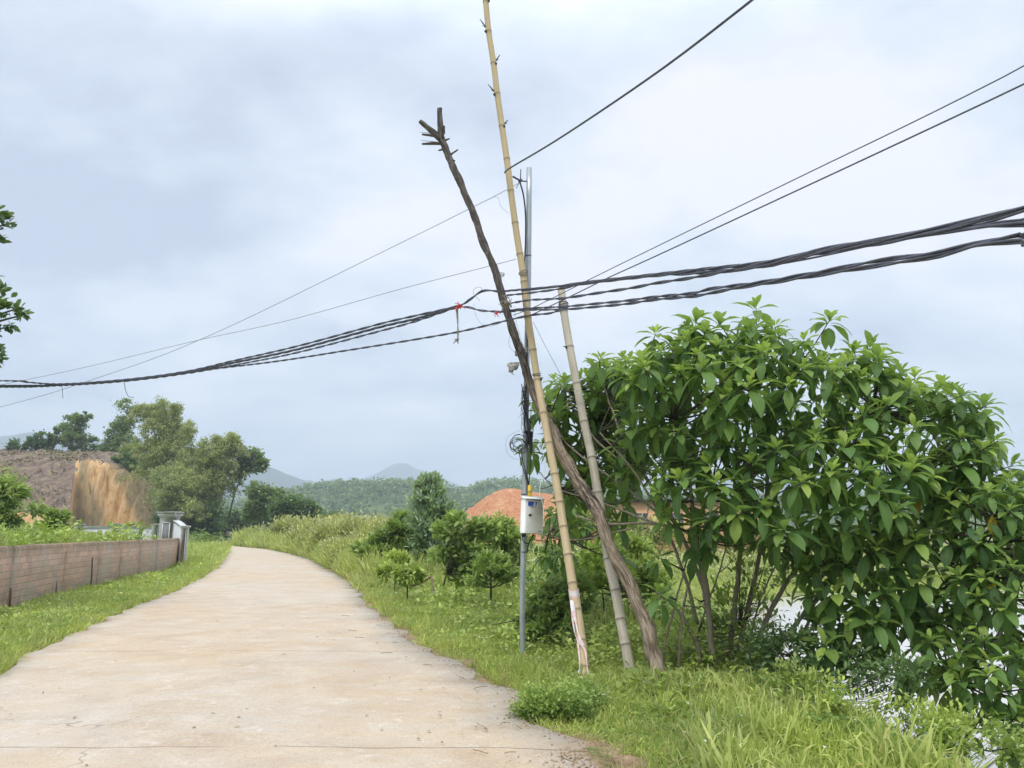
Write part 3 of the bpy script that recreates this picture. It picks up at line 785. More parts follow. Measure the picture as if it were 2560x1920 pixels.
# ------------------------------------------------------------------ walls, gate pillar
def build_brick_wall():
    A = [G(-260, 1600), G(0, 1532), G(140, 1494), G(228, 1473), G(285, 1460), G(335, 1449), G(378, 1440), G(435, 1423), G(456, 1419)]
    base = [np.array([p[0], p[1]]) for p in A]
    pts = [base[0] + (base[0] - base[1]) * 0.6] + base
    mb = MB(); s = 0; TH = 0.11; core = MB()
    H = lambda q: 1.20 + 0.02 * noise.noise((q * 0.7, 0, 0))
    for i in range(len(pts) - 1):
        a, b = pts[i], pts[i + 1]; L = np.linalg.norm(b - a); u = (b - a) / L; n = np.array([u[1], -u[0]])
        g = 0.045
        aa = a + u * g; bb = b - u * g
        m = max(2, int(L / 0.4))
        V = []; LF = []; Fs = []
        for k in range(m + 1):
            p = aa + (bb - aa) * k / m; q = s + g + (L - 2 * g) * k / m; h = H(q)
            for (o, z) in ((TH, -0.15), (TH, h * 0.5), (TH, h), (TH * 0.6, h + 0.035), (-TH * 0.6, h + 0.035), (-TH, h), (-TH, -0.15)):
                dd = o + (0.006 * noise.noise((q * 3, z * 3, 0)) if o == TH else 0)
                V.append((p[0] + n[0] * dd, p[1] + n[1] * dd, z)); LF.append((q, z, 0))
        for k in range(m):
            for r in range(6):
                a0 = k * 7 + r
                Fs.append((a0, a0 + 7, a0 + 8, a0 + 1))
        Fs.append(tuple(range(7))); Fs.append(tuple(m * 7 + r for r in range(7))[::-1])
        mb.add(V, Fs, lf=LF)
        # recessed joint
        V = []; 
        for p in (b - u * 0.06, b + u * 0.06):
            for (o, z) in ((TH - 0.035, -0.15), (TH - 0.035, 1.16), (-TH + 0.035, 1.16), (-TH + 0.035, -0.15)):
                V.append((p[0] + n[0] * o, p[1] + n[1] * o, z))
        core.add(V, [(0, 4, 5, 1), (1, 5, 6, 2), (2, 6, 7, 3), (0, 1, 2, 3), (4, 7, 6, 5)])
        s += L
    w = mb.build('brick_wall', M['brick'])
    tag(w, 'long low weathered brick wall with dark joints along the roadside', 'wall')
    core.build('joint', M['grey_dark'], w)
    return pts
WALL = build_brick_wall()
# raised ground behind the wall
def raised():
    pts = WALL; V = []; Fs = []; cols = [0.05, 1, 3, 6, 12, 24, 45]
    for i, p in enumerate(pts):
        for c in cols:
            V.append((p[0] - c, p[1] + c * 0.12, 0.95 - 0.3 * sstep(3, 30, c) + 0.06 * noise.noise((c, i * 1.3, 0))))
    nc = len(cols)
    for i in range(len(pts) - 1):
        for k in range(nc - 1):
            a = i * nc + k; Fs.append((a, a + nc, a + nc + 1, a + 1))
    mb = MB(); mb.add(V, Fs)
    tag(mb.build('raised_ground', M['ground'], smooth=True), 'overgrown raised plot behind the brick wall', 'ground', kind='structure')
raised()

def pillar_and_gate():
    YP = 33.0
    c = P(421, 1345, YP); x0 = c[0]
    t = empty('gate_pillar', (x0, YP, 0)); tag(t, 'tall grey rendered gate pillar with a moulded cap at the end of the brick wall', 'pillar')
    top = P(421, 1281, YP)[2]
    mb = MB(); mb.box((x0, YP, top / 2 - 0.06), (0.60, 0.60, top - 0.12), bev=0.01)
    mb.build('shaft', M['grey_render'], t)
    mb = MB(); mb.box((x0, YP, top - 0.18), (0.68, 0.68, 0.06), bev=0.01); mb.box((x0, YP, top - 0.09), (0.78, 0.78, 0.115), bev=0.02); mb.box((x0, YP, top), (0.84, 0.84, 0.06), bev=0.01)
    mb.build('cap', M['grey_render'], t)
    mb = MB()
    for sx in (-1, 1): mb.box((x0 + sx * 0.15, YP - 0.31, 1.35), (0.04, 0.03, 1.0))
    for z in (0.83, 1.87): mb.box((x0, YP - 0.31, z), (0.34, 0.03, 0.04))
    mb.build('moulding', M['grey_render'], t)
    mb = MB(); mb.box((x0, YP - 0.302, 1.35), (0.26, 0.01, 1.0)); mb.build('panel', M['grey_dark'], t)
    # wing wall with curved top, ends in a post
    xe = P(462, 1330, 31.6)[0]
    w = empty('wing_wall', (x0 + 0.4, 32.6, 0)); tag(w, 'short grey wing wall with a sloping curved top between gate pillar and end post', 'wall')
    V = []; n = 10; z1 = P(440, 1305, 32.6)[2] + 0.02; z2 = P(455, 1318, 31.6)[2]
    A = np.array([x0 + 0.31, 32.85]); B = np.array([xe - 0.12, 31.75])
    u = (B - A) / np.linalg.norm(B - A); nn = np.array([u[1], -u[0]]) * 0.08
    Fs = []
    for k in range(n + 1):
        t_ = k / n; p = A + (B - A) * t_; z = z1 + (z2 - z1) * (t_ ** 1.4)
        for sgn, zz in ((1, 0), (1, z), (-1, z), (-1, 0)): V.append((p[0] + nn[0] * sgn, p[1] + nn[1] * sgn, zz))
    for k in range(n):
        for r in range(4):
            a = k * 4 + r; b = k * 4 + (r + 1) % 4; Fs.append((a, b, b + 4, a + 4))
    Fs += [(3, 2, 1, 0), tuple(n * 4 + r for r in range(4))]
    mb = MB(); mb.add(V, Fs); mb.build('wall_panel', M['grey_render'], w)
    mb = MB(); V = []; Fs = []
    for k in range(n + 1):
        t_ = k / n; p = A + (B - A) * t_; z = z1 + (z2 - z1) * (t_ ** 1.4) + 0.002
        for sgn, zz in ((1.5, z), (1.5, z + 0.06), (-1.5, z + 0.06), (-1.5, z)): V.append((p[0] + nn[0] * sgn, p[1] + nn[1] * sgn, zz))
    for k in range(n):
        for r in range(4):
            a = k * 4 + r; b = k * 4 + (r + 1) % 4; Fs.append((a, b, b + 4, a + 4))
    Fs += [(3, 2, 1, 0), tuple(n * 4 + r for r in range(4))]
    mb.add(V, Fs); mb.build('coping', M['grey_render'], w)
    p = empty('gate_post', (xe, 31.6, 0)); tag(p, 'slim pale grey end post standing where the brick wall stops', 'post')
    zt = P(462, 1314, 31.6)[2]
    mb = MB(); mb.box((xe, 31.6, zt / 2 - 0.06), (0.22, 0.3, zt - 0.02), bev=0.008); mb.build('shaft', M['white_wall'], p)
    mb = MB(); mb.box((xe, 31.6, zt - 0.035), (0.32, 0.4, 0.07), bev=0.01); mb.build('cap', M['white_wall'], p)
    # long grey wall going left
    g = empty('boundary_wall', (x0 - 6, 33.4, 0)); tag(g, 'low grey rendered wall running left from the gate pillar behind the weeds', 'wall')
    xw = P(190, 1318, 33.4)[0]; zt = P(300, 1319, 33.4)[2]
    mb = MB(); mb.box(((x0 - 0.3 + xw) / 2, 33.4, zt / 2), (x0 - 0.3 - xw, 0.14, zt)); mb.build('wall_panel', M['grey_render'], g)
    mb = MB(); mb.box(((x0 - 0.3 + xw) / 2, 33.4, zt + 0.03), (x0 - 0.3 - xw, 0.24, 0.07), bev=0.01); mb.build('coping', M['grey_render'], g)
    for sx in (200, 296, 392):
        xx = P(sx, 1318, 33.4)[0]
        mb = MB(); mb.box((xx, 33.38, zt / 2 + 0.06), (0.28, 0.3, zt + 0.12), bev=0.01); mb.box((xx, 33.38, zt + 0.14), (0.34, 0.36, 0.05), bev=0.01); mb.build('post', M['grey_render'], g)
pillar_and_gate()

# ------------------------------------------------------------------ far buildings, sign
def building(name, label, px, Y, w, d, h, wallm, roofm, roof='flat', nwin=3, over=0.3):
    c = P(px, 1329, Y); x = c[0]
    t = empty(name, (x, Y, -1)); tag(t, label, 'building')
    mb = MB(); mb.box((x, Y, (h - 1) / 2), (w, d, h + 1)); mb.build('wall', wallm, t)
    mb = MB()
    if roof == 'flat': mb.box((x, Y, h + 0.15), (w + over * 2, d + over * 2, 0.3))
    else:
        rh = h * 0.35; a, b = w / 2 + over, d / 2 + over
        V = [(x - a, Y - b, h), (x + a, Y - b, h), (x + a, Y + b, h), (x - a, Y + b, h), (x - a, Y, h + rh), (x + a, Y, h + rh)]
        mb.add(V, [(0, 1, 5, 4), (2, 3, 4, 5), (0, 4, 3), (1, 2, 5), (3, 2, 1, 0)])
    mb.build('roof', roofm, t)
    for k in range(nwin):
        xx = x - w / 2 + w * (k + 0.5) / nwin
        mb = MB(); mb.box((xx, Y - d / 2 - 0.03, h * 0.55), (w / nwin * 0.4, 0.1, h * 0.4)); mb.build('window', M['window_dark'], t)
building('farm_shed', 'long low orange walled shed with a dark roof behind the broad leaved tree', 1670, 78, 17, 8, 4.3, M['orange_wall'], M['dark_roof'], 'flat', 5, 0.5)
building('house', 'small white house far off at the foot of the forested hill', 903, 300, 5.5, 6, 7.2, M['white_wall'], M['white_wall'], 'flat', 2)
building('house', 'low pale house half hidden in scrub left of the white house', 862, 310, 10, 7, 5.2, M['white_wall'], M['grey_render'], 'gable', 3)

def sign():
    Y = 112.0; x = P(571, 1340, Y)[0]
    t = empty('sign_board', (x, Y, 0)); tag(t, 'small green framed sign board on posts beside the far road bend', 'sign')
    z0, z1 = P(571, 1351, Y)[2], P(571, 1326, Y)[2]
    w = 18 / F * Y
    mb = MB(); mb.box((x, Y, (z0 + z1) / 2), (w, 0.05, z1 - z0), bev=0.01); mb.build('board', M['sign_green'], t)
    mb = MB(); zc = (z0 + z1) / 2; hh = z1 - z0
    mb.box((x - 0.02, Y - 0.035, zc + hh * 0.16), (w * 0.8, 0.02, hh * 0.42)); mb.box((x, Y - 0.035, zc - hh * 0.34), (w * 0.8, 0.02, hh * 0.2)); mb.build('panel', M['white_wall'], t)
    mb = MB()
    for k in range(3): mb.box((x - 0.02, Y - 0.055, zc + hh * (0.06 + 0.11 * k)), (w * (0.6 - 0.08 * (k == 1)), 0.01, hh * 0.035))
    mb.build('lettering', M['red_tie'], t)
    for s in (-1, 1):
        mb = MB(); mb.tube([(x + s * w * 0.42, Y + 0.04, -0.1), (x + s * w * 0.42, Y + 0.04, z1)], 0.03, 6); mb.build('post', M['sign_green'], t)
sign()

# ------------------------------------------------------------------ poles
def world_path(pts, Ys):
    """source-pixel points at given depths"""
    return [P(a, b, y) for (a, b), y in zip(pts, Ys)]
def lerpY(pts, y0, y1, power=1.0):
    n = len(pts); return [y0 + (y1 - y0) * (i / (n - 1)) ** power for i in range(n)]

STEEL = G(1306, 1642)
YS = STEEL[1]
def steel_pole():
    t = empty('steel_pole', (STEEL[0], YS, 0)); tag(t, 'slim galvanised steel pole carrying the cables and a white meter box', 'pole')
    top = P(1323, 420, YS)
    p = smooth_path([STEEL + [0, 0, -0.3], P(1306, 1500, YS), P(1308, 1400, YS), P(1312, 1240, YS), P(1314, 1108, YS), P(1318, 850, YS), P(1321, 690, YS), top], 4)
    mb = MB(); mb.tube(p, np.linspace(0.034, 0.0375, len(p)), 16); o = mb.build('pole', M['steel_galv'], t, smooth=True)
    # square plate strip and the bands
    for sy in (640, 1236, 1380):
        c = P(1321 if sy < 700 else 1310, sy, YS)
        mb = MB(); mb.tube([c + [0, 0, -0.008], c + [0, 0, 0.008]], 0.041, 14); mb.build('band', M['cable_grey'], t)
    return t
steel_pole()
def bracket():
    # small cross arm with wire hooks near the pole top
    t = empty('wire_bracket', P(1300, 453, YS - 0.08)); tag(t, 'spiky hooked wire bracket fixed near the top of the steel pole', 'bracket')
    c = P(1301, 452, YS - 0.08)
    mb = MB()
    mb.tube([P(1321, 453, YS), P(1301, 453, YS - 0.08)], 0.009, 6)
    mb.tube([c, P(1282, 441, YS - 0.15)], 0.013, 6); mb.tube([c, P(1302, 423, YS - 0.1)], 0.008, 6)
    mb.tube([c, P(1290, 471, YS - 0.1)], 0.005, 5); mb.tube([c - [0.02, 0, 0.02], c + [0.02, 0, 0.02]], 0.018, 6)
    mb.build('hook', M['cable_grey'], t)
bracket()

def bamboo_pole(name, label, pts, Ys, nodes, r0, r1, mat, stubs=()):
    base = P(*pts[0], Ys[0]); base[2] = gh(base[0], base[1])
    t = empty(name, base); tag(t, label, 'pole')
    wp = world_path(pts, Ys)
    wp = [wp[0] + (wp[0] - wp[1]) * 0.6] + wp
    path = smooth_path(wp, 40)
    # keep node positions by source y
    zs = path[:, 2]; n = len(path)
    nodes_z = []
    yy = [p[1] for p in pts][::-1]; zz = [w[2] for w in wp[1:]][::-1]
    for s in nodes: nodes_z.append(np.interp(s, yy, zz))
    rad = np.linspace(r0, r1, n); tint = np.zeros(n)
    for z in nodes_z:
        d = np.abs(zs - z)
        rad = rad * (1 + 0.11 * np.exp(-(d / 0.018) ** 2)); tint = np.maximum(tint, 0.75 * np.exp(-(d / 0.011) ** 2))
    mb = MB(); mb.tube(path, rad, 16, t=tint); mb.build('culm', mat, t, smooth=True)
    for (s0, s1, sx) in stubs:
        i = np.argmin(np.abs(zs - np.interp(s0[1], yy, zz))); Y = path[i][1]
        a = path[i]; b = P(*s1, Y - 0.02)
        mb = MB(); mb.tube([a, a + (b - a) * 0.5 + [0, 0, 0.0], b], [0.012, 0.009, 0.005], 6)
        mb.tube([a + (b - a) * 0.25, a + (b - a) * 0.5 + [sx * 0.03, 0, 0.0]], [0.005, 0.003], 5)
        k = P(*s0, Y - 0.03); mb.tube([k - [0, 0, 0.02], k, k + [0, 0, 0.02]], [0.01, 0.02, 0.008], 7)
        mb.build('branch_stub', M['bark_dark'], t)
    return path
yB1 = G(1463, 1700)[1]
B1PTS = [(1464, 1712), (1457, 1633), (1446, 1546), (1431, 1459), (1420, 1387), (1408, 1314), (1399, 1253), (1386, 1181), (1372, 1108), (1359, 1035), (1343, 947), (1330, 860), (1317, 774), (1308, 687), (1294, 600), (1280, 500), (1267, 398), (1255, 316), (1243, 233), (1234, 159), (1222, 80), (1214, 0), (1204, -110), (1192, -240)]
B1Y = [float(np.interp(p[1], [950, 1712], [YS - 0.30, yB1 - 0.05])) for p in B1PTS]
B1 = bamboo_pole('bamboo_pole', 'tall straw coloured bamboo pole leaning in front and running out of the top', B1PTS, B1Y,
    [1668, 1602, 1525, 1459, 1388, 1318, 1257, 1187, 1109, 1034, 950, 875, 795, 705, 636, 558, 478, 398, 316, 235, 159, 80, 5], 0.052, 0.038, M['bamboo_fresh'],
    [((1214, 78), (1200, 48), -1), ((1240, 159), (1250, 137), 1), ((1236, 236), (1220, 211), -1), ((1260, 316), (1270, 300), 1), ((1222, 2), (1230, -12), 1), ((1352, 948), (1358, 944), 1)])
yB2 = G(1580, 1690)[1] + 0.15
B2PTS = [(1580, 1700), (1563, 1610), (1551, 1546), (1538, 1474), (1524, 1416), (1515, 1358), (1494, 1230), (1480, 1145), (1470, 1100), (1456, 1035), (1440, 950), (1424, 866), (1410, 780), (1403, 722)]
B2 = bamboo_pole('bamboo_pole', 'shorter weathered grey bamboo pole propping the cables beside the tree', B2PTS, lerpY(B2PTS, yB2, YS + 0.05),
    [1672, 1611, 1548, 1476, 1400, 1318, 1232, 1145, 1055, 960, 868, 780], 0.058, 0.050, M['bamboo_grey'],
    [((1416, 868), (1408, 866), -1), ((1490, 1145), (1502, 1140), 1), ((1559, 1476), (1566, 1468), 1)])
yL = G(1655, 1715)[1]
LPTS = [(1668, 1740), (1654, 1705), (1634, 1647), (1620, 1575), (1596, 1517), (1567, 1445), (1527, 1372), (1507, 1314), (1497, 1285), (1477, 1250), (1444, 1204), (1413, 1150), (1381, 1078), (1357, 1035), (1341, 1000), (1321, 947), (1304, 889), (1284, 831), (1266, 774), (1249, 716), (1231, 658), (1205, 600), (1189, 547), (1167, 493), (1148, 450), (1128, 406), (1113, 369), (1102, 341), (1100, 322)]
def log_pole():
    Ys = [float(np.interp(p[1], [1060, 1260, 1720], [YS - 0.12, yL + (YS - yL) * 0.45, yL])) for p in LPTS]
    Ys = list(np.convolve(np.r_[Ys[0], Ys[0], Ys, Ys[-1], Ys[-1]], np.ones(5) / 5, 'valid'))
    base = P(*LPTS[1], Ys[1]); t = empty('dead_tree_pole', (base[0], base[1], gh(base[0], base[1])))
    tag(t, 'crooked dead tree trunk with a forked lopped top leaning against the bamboo', 'pole')
    wp = world_path(LPTS, Ys)
    path = smooth_path(wp, 7); n = len(path)
    u = np.linspace(0, 1, n)
    rad = np.interp(u, [0, 0.06, 0.25, 0.36, 0.5, 0.75, 0.93, 1], [0.095, 0.075, 0.060, 0.074, 0.052, 0.044, 0.047, 0.038])
    tint = 0.85 * np.exp(-((u - 0.325) / 0.055) ** 2) + 0.8 * np.exp(-((u - 0.57) / 0.06) ** 2) + 0.7 * np.exp(-((u - 0.97) / 0.03) ** 2)
    mb = MB(); mb.tube(path, rad, 18, t=np.clip(tint, 0, 1), rough=0.4); o = mb.build('trunk', M['log'], t, smooth=True)
    Yt = Ys[-1]
    def br(a, b, r0, r1, mid=None, name='branch_stub'):
        q = MB(); A = P(*a, Yt); B = P(*b, Yt - 0.05)
        q.tube(smooth_path([A, (A + B) / 2 + (np.array(mid) if mid else 0), B], 4), np.linspace(r0, r1, 9), 10, rough=0.3, t=0.2, seed=a[0], z0=0.95)
        x = q.build(name, M['log'], t, smooth=True)
    br((1103, 348), (1050, 303), 0.042, 0.034)
    br((1103, 350), (1099, 271), 0.045, 0.036)
    br((1095, 341), (1055, 336), 0.018, 0.013); br((1103, 358), (1055, 360), 0.022, 0.014)
    br((1122, 390), (1145, 374), 0.016, 0.009); br((1108, 335), (1109, 314), 0.026, 0.02)
    br((1108, 353), (1124, 346), 0.018, 0.008); br((1114, 372), (1096, 376), 0.018, 0.008)
    br((1090, 335), (1048, 330), 0.006, 0.002); br((1100, 356), (1052, 351), 0.006, 0.002); br((1125, 400), (1137, 402), 0.022, 0.01)
    # splintered knot where it crosses the grey bamboo
    q = MB()
    for k in range(16):
        i = int(n * (0.32 + 0.035 * random.random())); a = path[i] + unit(1)[0] * 0.06; d = unit(1)[0] * 0.5 + (path[i + 6] - path[i]) / np.linalg.norm(path[i + 6] - path[i]) * random.choice([-1, 1])
        q.tube([a, a + d * random.uniform(0.05, 0.13)], [0.014, 0.003], 5, t=1.0)
    q.build('splinters', M['log'], t)
log_pole()

# ------------------------------------------------------------------ cables
YC = YS - 0.40
def cable(name, label, pts, Ys, strands=2, r=0.009, tw=0.011, pitch=0.42, mat='cable_grey', group=None, sides=6, cat='cable', n=14, phase=0.0):
    wp = world_path(pts, Ys)
    if pts[-1][0] > 2560 or pts[-1][0] < 0 or pts[-1][1] < 0:      # the run goes on beyond the picture
        d_ = wp[-1] - wp[-2]; d_ = d_ / np.linalg.norm(d_); wp = wp + [wp[-1] + d_ * 4 * [1, 1, 0.8], wp[-1] + d_ * 14 * [1, 1, 0.6]]
    path = smooth_path(wp, n)
    d = np.r_[0, np.cumsum(np.linalg.norm(np.diff(path, axis=0), axis=1))]
    m = max(len(path), int(d[-1] / (pitch / 9 if strands > 1 else 0.25)))
    m = min(m, 900)
    s = np.linspace(0, d[-1], m)
    path = np.c_[[np.interp(s, d, path[:, k]) for k in range(3)]].T
    o = None
    mb = MB()
    if strands == 1: mb.tube(path, r, sides)
    else:
        tan = np.gradient(path, axis=0); tan /= np.linalg.norm(tan, axis=1, keepdims=True)
        side = np.cross(tan, [0, 0, 1]); side /= np.linalg.norm(side, axis=1, keepdims=True); upv = np.cross(side, tan)
        for k in range(strands):
            ph = 2 * math.pi * (k / strands) + 2 * math.pi * s / pitch + 1.2 * np.sin(s * 1.3) + phase
            mb.tube(path + side * (np.cos(ph) * tw)[:, None] + upv * (np.sin(ph) * tw)[:, None], r, sides)
    o = mb.build(name, M[mat], smooth=True, origin=wp[0])
    tag(o, label, cat, group)
    return o
GC = 'bundled cables strung across the poles'
def depths(pts, f):
    return [f(p[0]) for p in pts]
# depth as a function of source x for the right-hand spans (they come towards the camera)
def dr(x):   # 1300 -> YC ; 2560 -> 3.3
    u = (x - 1300) / 1260
    inv = 1 / YC + (1 / 3.3 - 1 / YC) * u
    return 1 / inv
def dl(x):   # to the left, away: 1290 -> YC ; 0 -> 15
    u = (1290 - x) / 1290
    inv = 1 / YC + (1 / 15.0 - 1 / YC) * u
    return 1 / inv
def R_(name, label, pts, **kw):
    pts = pts + [(pts[-1][0] + 260, pts[-1][1] - 0.26 * (abs(pts[-1][1] - pts[-2][1]) / (pts[-1][0] - pts[-2][0])) * 1000)]
    cable(name, label, pts, depths(pts, dr), group=GC, **kw)
up = [(1250, 729), (1304, 724), (1394, 716), (1463, 706), (1640, 686), (1760, 673), (1920, 655), (2065, 622), (2209, 598), (2340, 572), (2441, 549), (2560, 520)]
R_('cable', 'topmost thick twisted cable running right from the bamboo pole', up, strands=3, r=0.0075, tw=0.0085, pitch=1.1)
R_('cable', 'thick twisted cable just under the topmost one on the right', [(a, b + 6 + 5 * math.sin(a / 90)) for a, b in up], strands=2, r=0.0075, tw=0.008, pitch=0.9, phase=1.0)
R_('cable', 'middle twisted cable that joins the upper bundle on the right', [(1278, 758), (1327, 750), (1405, 746), (1492, 733), (1579, 720), (1640, 708), (1727, 695), (1830, 676), (1920, 661), (2065, 630), (2209, 606), (2340, 582), (2441, 568), (2560, 560)], strands=2, r=0.008, tw=0.008, pitch=0.75, phase=2.0)
R_('cable', 'single smooth cable leaving the upper bundle at the right edge', [(1304, 728), (1640, 690), (1920, 664), (2209, 607), (2340, 586), (2441, 567), (2560, 543)], strands=1, r=0.0065)
R_('cable', 'upper strand of the lower pair of twisted cables on the right', [(1252, 779), (1318, 771), (1405, 767), (1492, 759), (1565, 752), (1640, 742), (1733, 733), (1776, 722), (1848, 713), (1920, 703), (2050, 680), (2195, 652), (2340, 632), (2441, 609), (2560, 585)], strands=2, r=0.0075, tw=0.0075, pitch=0.7, phase=0.5)
R_('cable', 'lower strand of the lower pair of twisted cables on the right', [(1252, 781), (1318, 775), (1405, 774), (1492, 767), (1565, 760), (1640, 749), (1733, 741), (1776, 733), (1848, 719), (1920, 708), (2050, 687), (2195, 664), (2340, 641), (2441, 614), (2560, 602)], strands=2, r=0.0075, tw=0.0075, pitch=0.75, phase=2.6)
# left spans
def L_(label, pts, **kw):
    p0, p1 = pts[-2], pts[-1]
    pts = pts + [(p1[0] - 500, p1[1] - 2)]
    cable('cable', label, pts, [dl(max(p[0], -500)) for p in pts], group=GC, **kw)
lft = [(1128, 770), (1040, 797), (949, 818), (741, 874), (579, 908), (463, 932), (312, 951), (150, 962), (0, 964)]
L_('thick twisted cable of the left bundle leading from the red tie', lft, strands=3, r=0.009, tw=0.011, pitch=0.6)
L_('upper twisted cable of the left bundle with a stray loop', [(1250, 729), (1208, 727), (1176, 748), (1145, 765), (1040, 789), (949, 810), (741, 866), (579, 903), (463, 929), (312, 949), (150, 960), (60, 955), (0, 952)], strands=2, r=0.009, tw=0.009, pitch=0.5, phase=1.5)
L_('middle twisted cable of the left bundle', [(1255, 780), (1200, 776), (1170, 768), (1135, 771), (1040, 803), (949, 828), (741, 882), (579, 914), (463, 934), (312, 953), (150, 964), (0, 967)], strands=2, r=0.008, tw=0.009, pitch=0.45, phase=0.3)
L_('lowest cable on the left hanging apart under the bundle', [(1400, 776), (1370, 784), (1327, 788), (1260, 803), (1203, 817), (1145, 830), (1072, 843), (1000, 855), (868, 876), (694, 903), (521, 924), (400, 941), (250, 955), (100, 965), (0, 968)], strands=2, r=0.0085, tw=0.0075, pitch=0.4, phase=2.2)
# single wires
GW = 'single overhead wires'
def wire(label, pts, Ys, r, mat='thin_wire'):
    cable('wire', label, pts, Ys, strands=1, r=r, mat=mat, group=GW, n=10, cat='wire')
wire('thick wire tied round the tall bamboo and climbing to the top edge', [(1262, 432), (1275, 420), (1400, 345), (1640, 183), (1880, 0), (2080, -160)], [B1Y[16] - 0.06, 8.9, 7.7, 6.1, 5.0, 4.4], 0.0105, 'cable_grey')
def d2(x): u = (x - 1290) / 1270; return 1 / (1 / YC + (1 / 4.2 - 1 / YC) * u)
for lab, pts in (('upper of the two thin wires climbing to the right edge', [(1283, 788), (1333, 769), (1434, 719), (1469, 701), (1640, 617), (2025, 430), (2300, 297), (2560, 166), (2800, 40)]),
                 ('lower of the two thin wires climbing to the right edge', [(1327, 788), (1376, 765), (1477, 716), (1521, 694), (1640, 640), (1950, 496), (2257, 353), (2560, 210), (2800, 90)])):
    wire(lab, pts, [d2(p[0]) for p in pts], 0.006 if 'lower' in lab else 0.0045, 'cable_grey')
wire('faint wire sloping from the pole top down to the far left', [(1297, 458), (1234, 492), (1167, 525), (1098, 560), (960, 628), (810, 702), (636, 787), (498, 850), (382, 897), (231, 949), (120, 985), (0, 1018), (-300, 1100)], [dl(p) * 1.05 for p in (1297, 1234, 1167, 1098, 960, 810, 636, 498, 382, 231, 120, 0, -200)], 0.0042)
wire('thin wire from the bamboo crossing the faint one on the left', [(1290, 648), (1217, 667), (1000, 723), (752, 793), (620, 824), (498, 850), (231, 914), (58, 951), (-200, 1000)], [dl(p) * 1.02 for p in (1290, 1217, 1000, 752, 620, 498, 231, 58, -150)], 0.0038)
wire('thin stay wire dropping from the poles into the tree', [(1333, 805), (1365, 868), (1410, 953), (1440, 1010), (1475, 1090), (1510, 1150)], [YS, YS, YS + 0.1, YS + 0.2, YS + 0.3, YS + 0.4], 0.003)
wire('drooping wire loop between the poles', [(1184, 760), (1190, 790), (1205, 810), (1230, 815), (1262, 803)], [YS - 0.1] * 5, 0.002)
wire('curled loose wire end above the cable junction', [(1200, 752), (1184, 735), (1186, 722), (1200, 718), (1207, 726)], [YC - 0.05] * 5, 0.0025)
wire('drooping wire tail hanging from the faint wire', [(1234, 492), (1246, 495), (1250, 512), (1262, 525), (1272, 534)], [dl(1234) * 1.04] * 5, 0.002)
wire('hooked wire tail hanging from the far left bundle', [(310, 952), (314, 975), (322, 992), (334, 993)], [dl(312)] * 4, 0.006)
wire('straight wire tail hanging from the far left bundle', [(154, 962), (156, 975), (157, 996)], [dl(154)] * 3, 0.005)
wire('slack wire hanging beside the log under the cables', [(1285, 765), (1290, 800), (1300, 840), (1310, 870), (1316, 900)], [YS - 0.05] * 5, 0.002)
wire('loose wire bowing left of the log below the cables', [(1275, 838), (1272, 855), (1276, 870), (1290, 884)], [YS - 0.1] * 4, 0.002)

# black feeder down the steel pole
def feeder():
    t = empty('feeder_cable', P(1300, 460, YS)); tag(t, 'black feeder cable running down the steel pole into the yellow conduit', 'cable')
    mb = MB()
    mb.tube(smooth_path([P(1300, 455, YS - 0.08), P(1309, 490, YS - 0.06), P(1314, 540, YS - 0.04), P(1314, 600, YS - 0.04), P(1312, 660, YS - 0.05), P(1316, 720, YS - 0.05), P(1318, 850, YS - 0.05), P(1316, 950, YS - 0.05), P(1311, 1010, YS - 0.05)], 6), 0.011, 7)
    for k in range(7):
        x = 1306 + 3 * k; a = [P(x + 4 * random.uniform(-1, 1), 960 + 8 * k, YS - 0.05), P(1306 + random.uniform(-6, 14), 1010, YS - 0.06), P(1312 + random.uniform(-3, 14), 1060, YS - 0.06), P(1322 + random.uniform(-6, 3), 1110, YS - 0.06)]
        mb.tube(smooth_path(a, 6), 0.006, 5)
    for off in (0, 5):
        mb.tube(smooth_path([P(1296 + off, 1120, YS - 0.08), P(1304 + off, 1160, YS - 0.08), P(1316 + off * 0.5, 1195, YS - 0.07), P(1322, 1215, YS - 0.06)], 6), 0.007, 6)
    mb.tube(smooth_path([P(1326, 1052, YS - 0.04), P(1333, 1062, YS - 0.03), P(1331, 1095, YS - 0.03), P(1327, 1150, YS - 0.04), P(1322, 1212, YS - 0.05)], 6), 0.006, 6)
    mb.build('cable_run', M['black_rubber'], t, smooth=True)
    mb = MB(); c = P(1327, 1105, YS - 0.05)
    mb.box(c, (0.045, 0.06, 0.28), bev=0.012); mb.box(P(1315, 1080, YS - 0.06), (0.06, 0.05, 0.03), bev=0.008)
    mb.box(P(1320, 1098, YS - 0.07), (0.05, 0.06, 0.09), bev=0.015)
    mb.build('clamp', M['black_rubber'], t)
feeder()
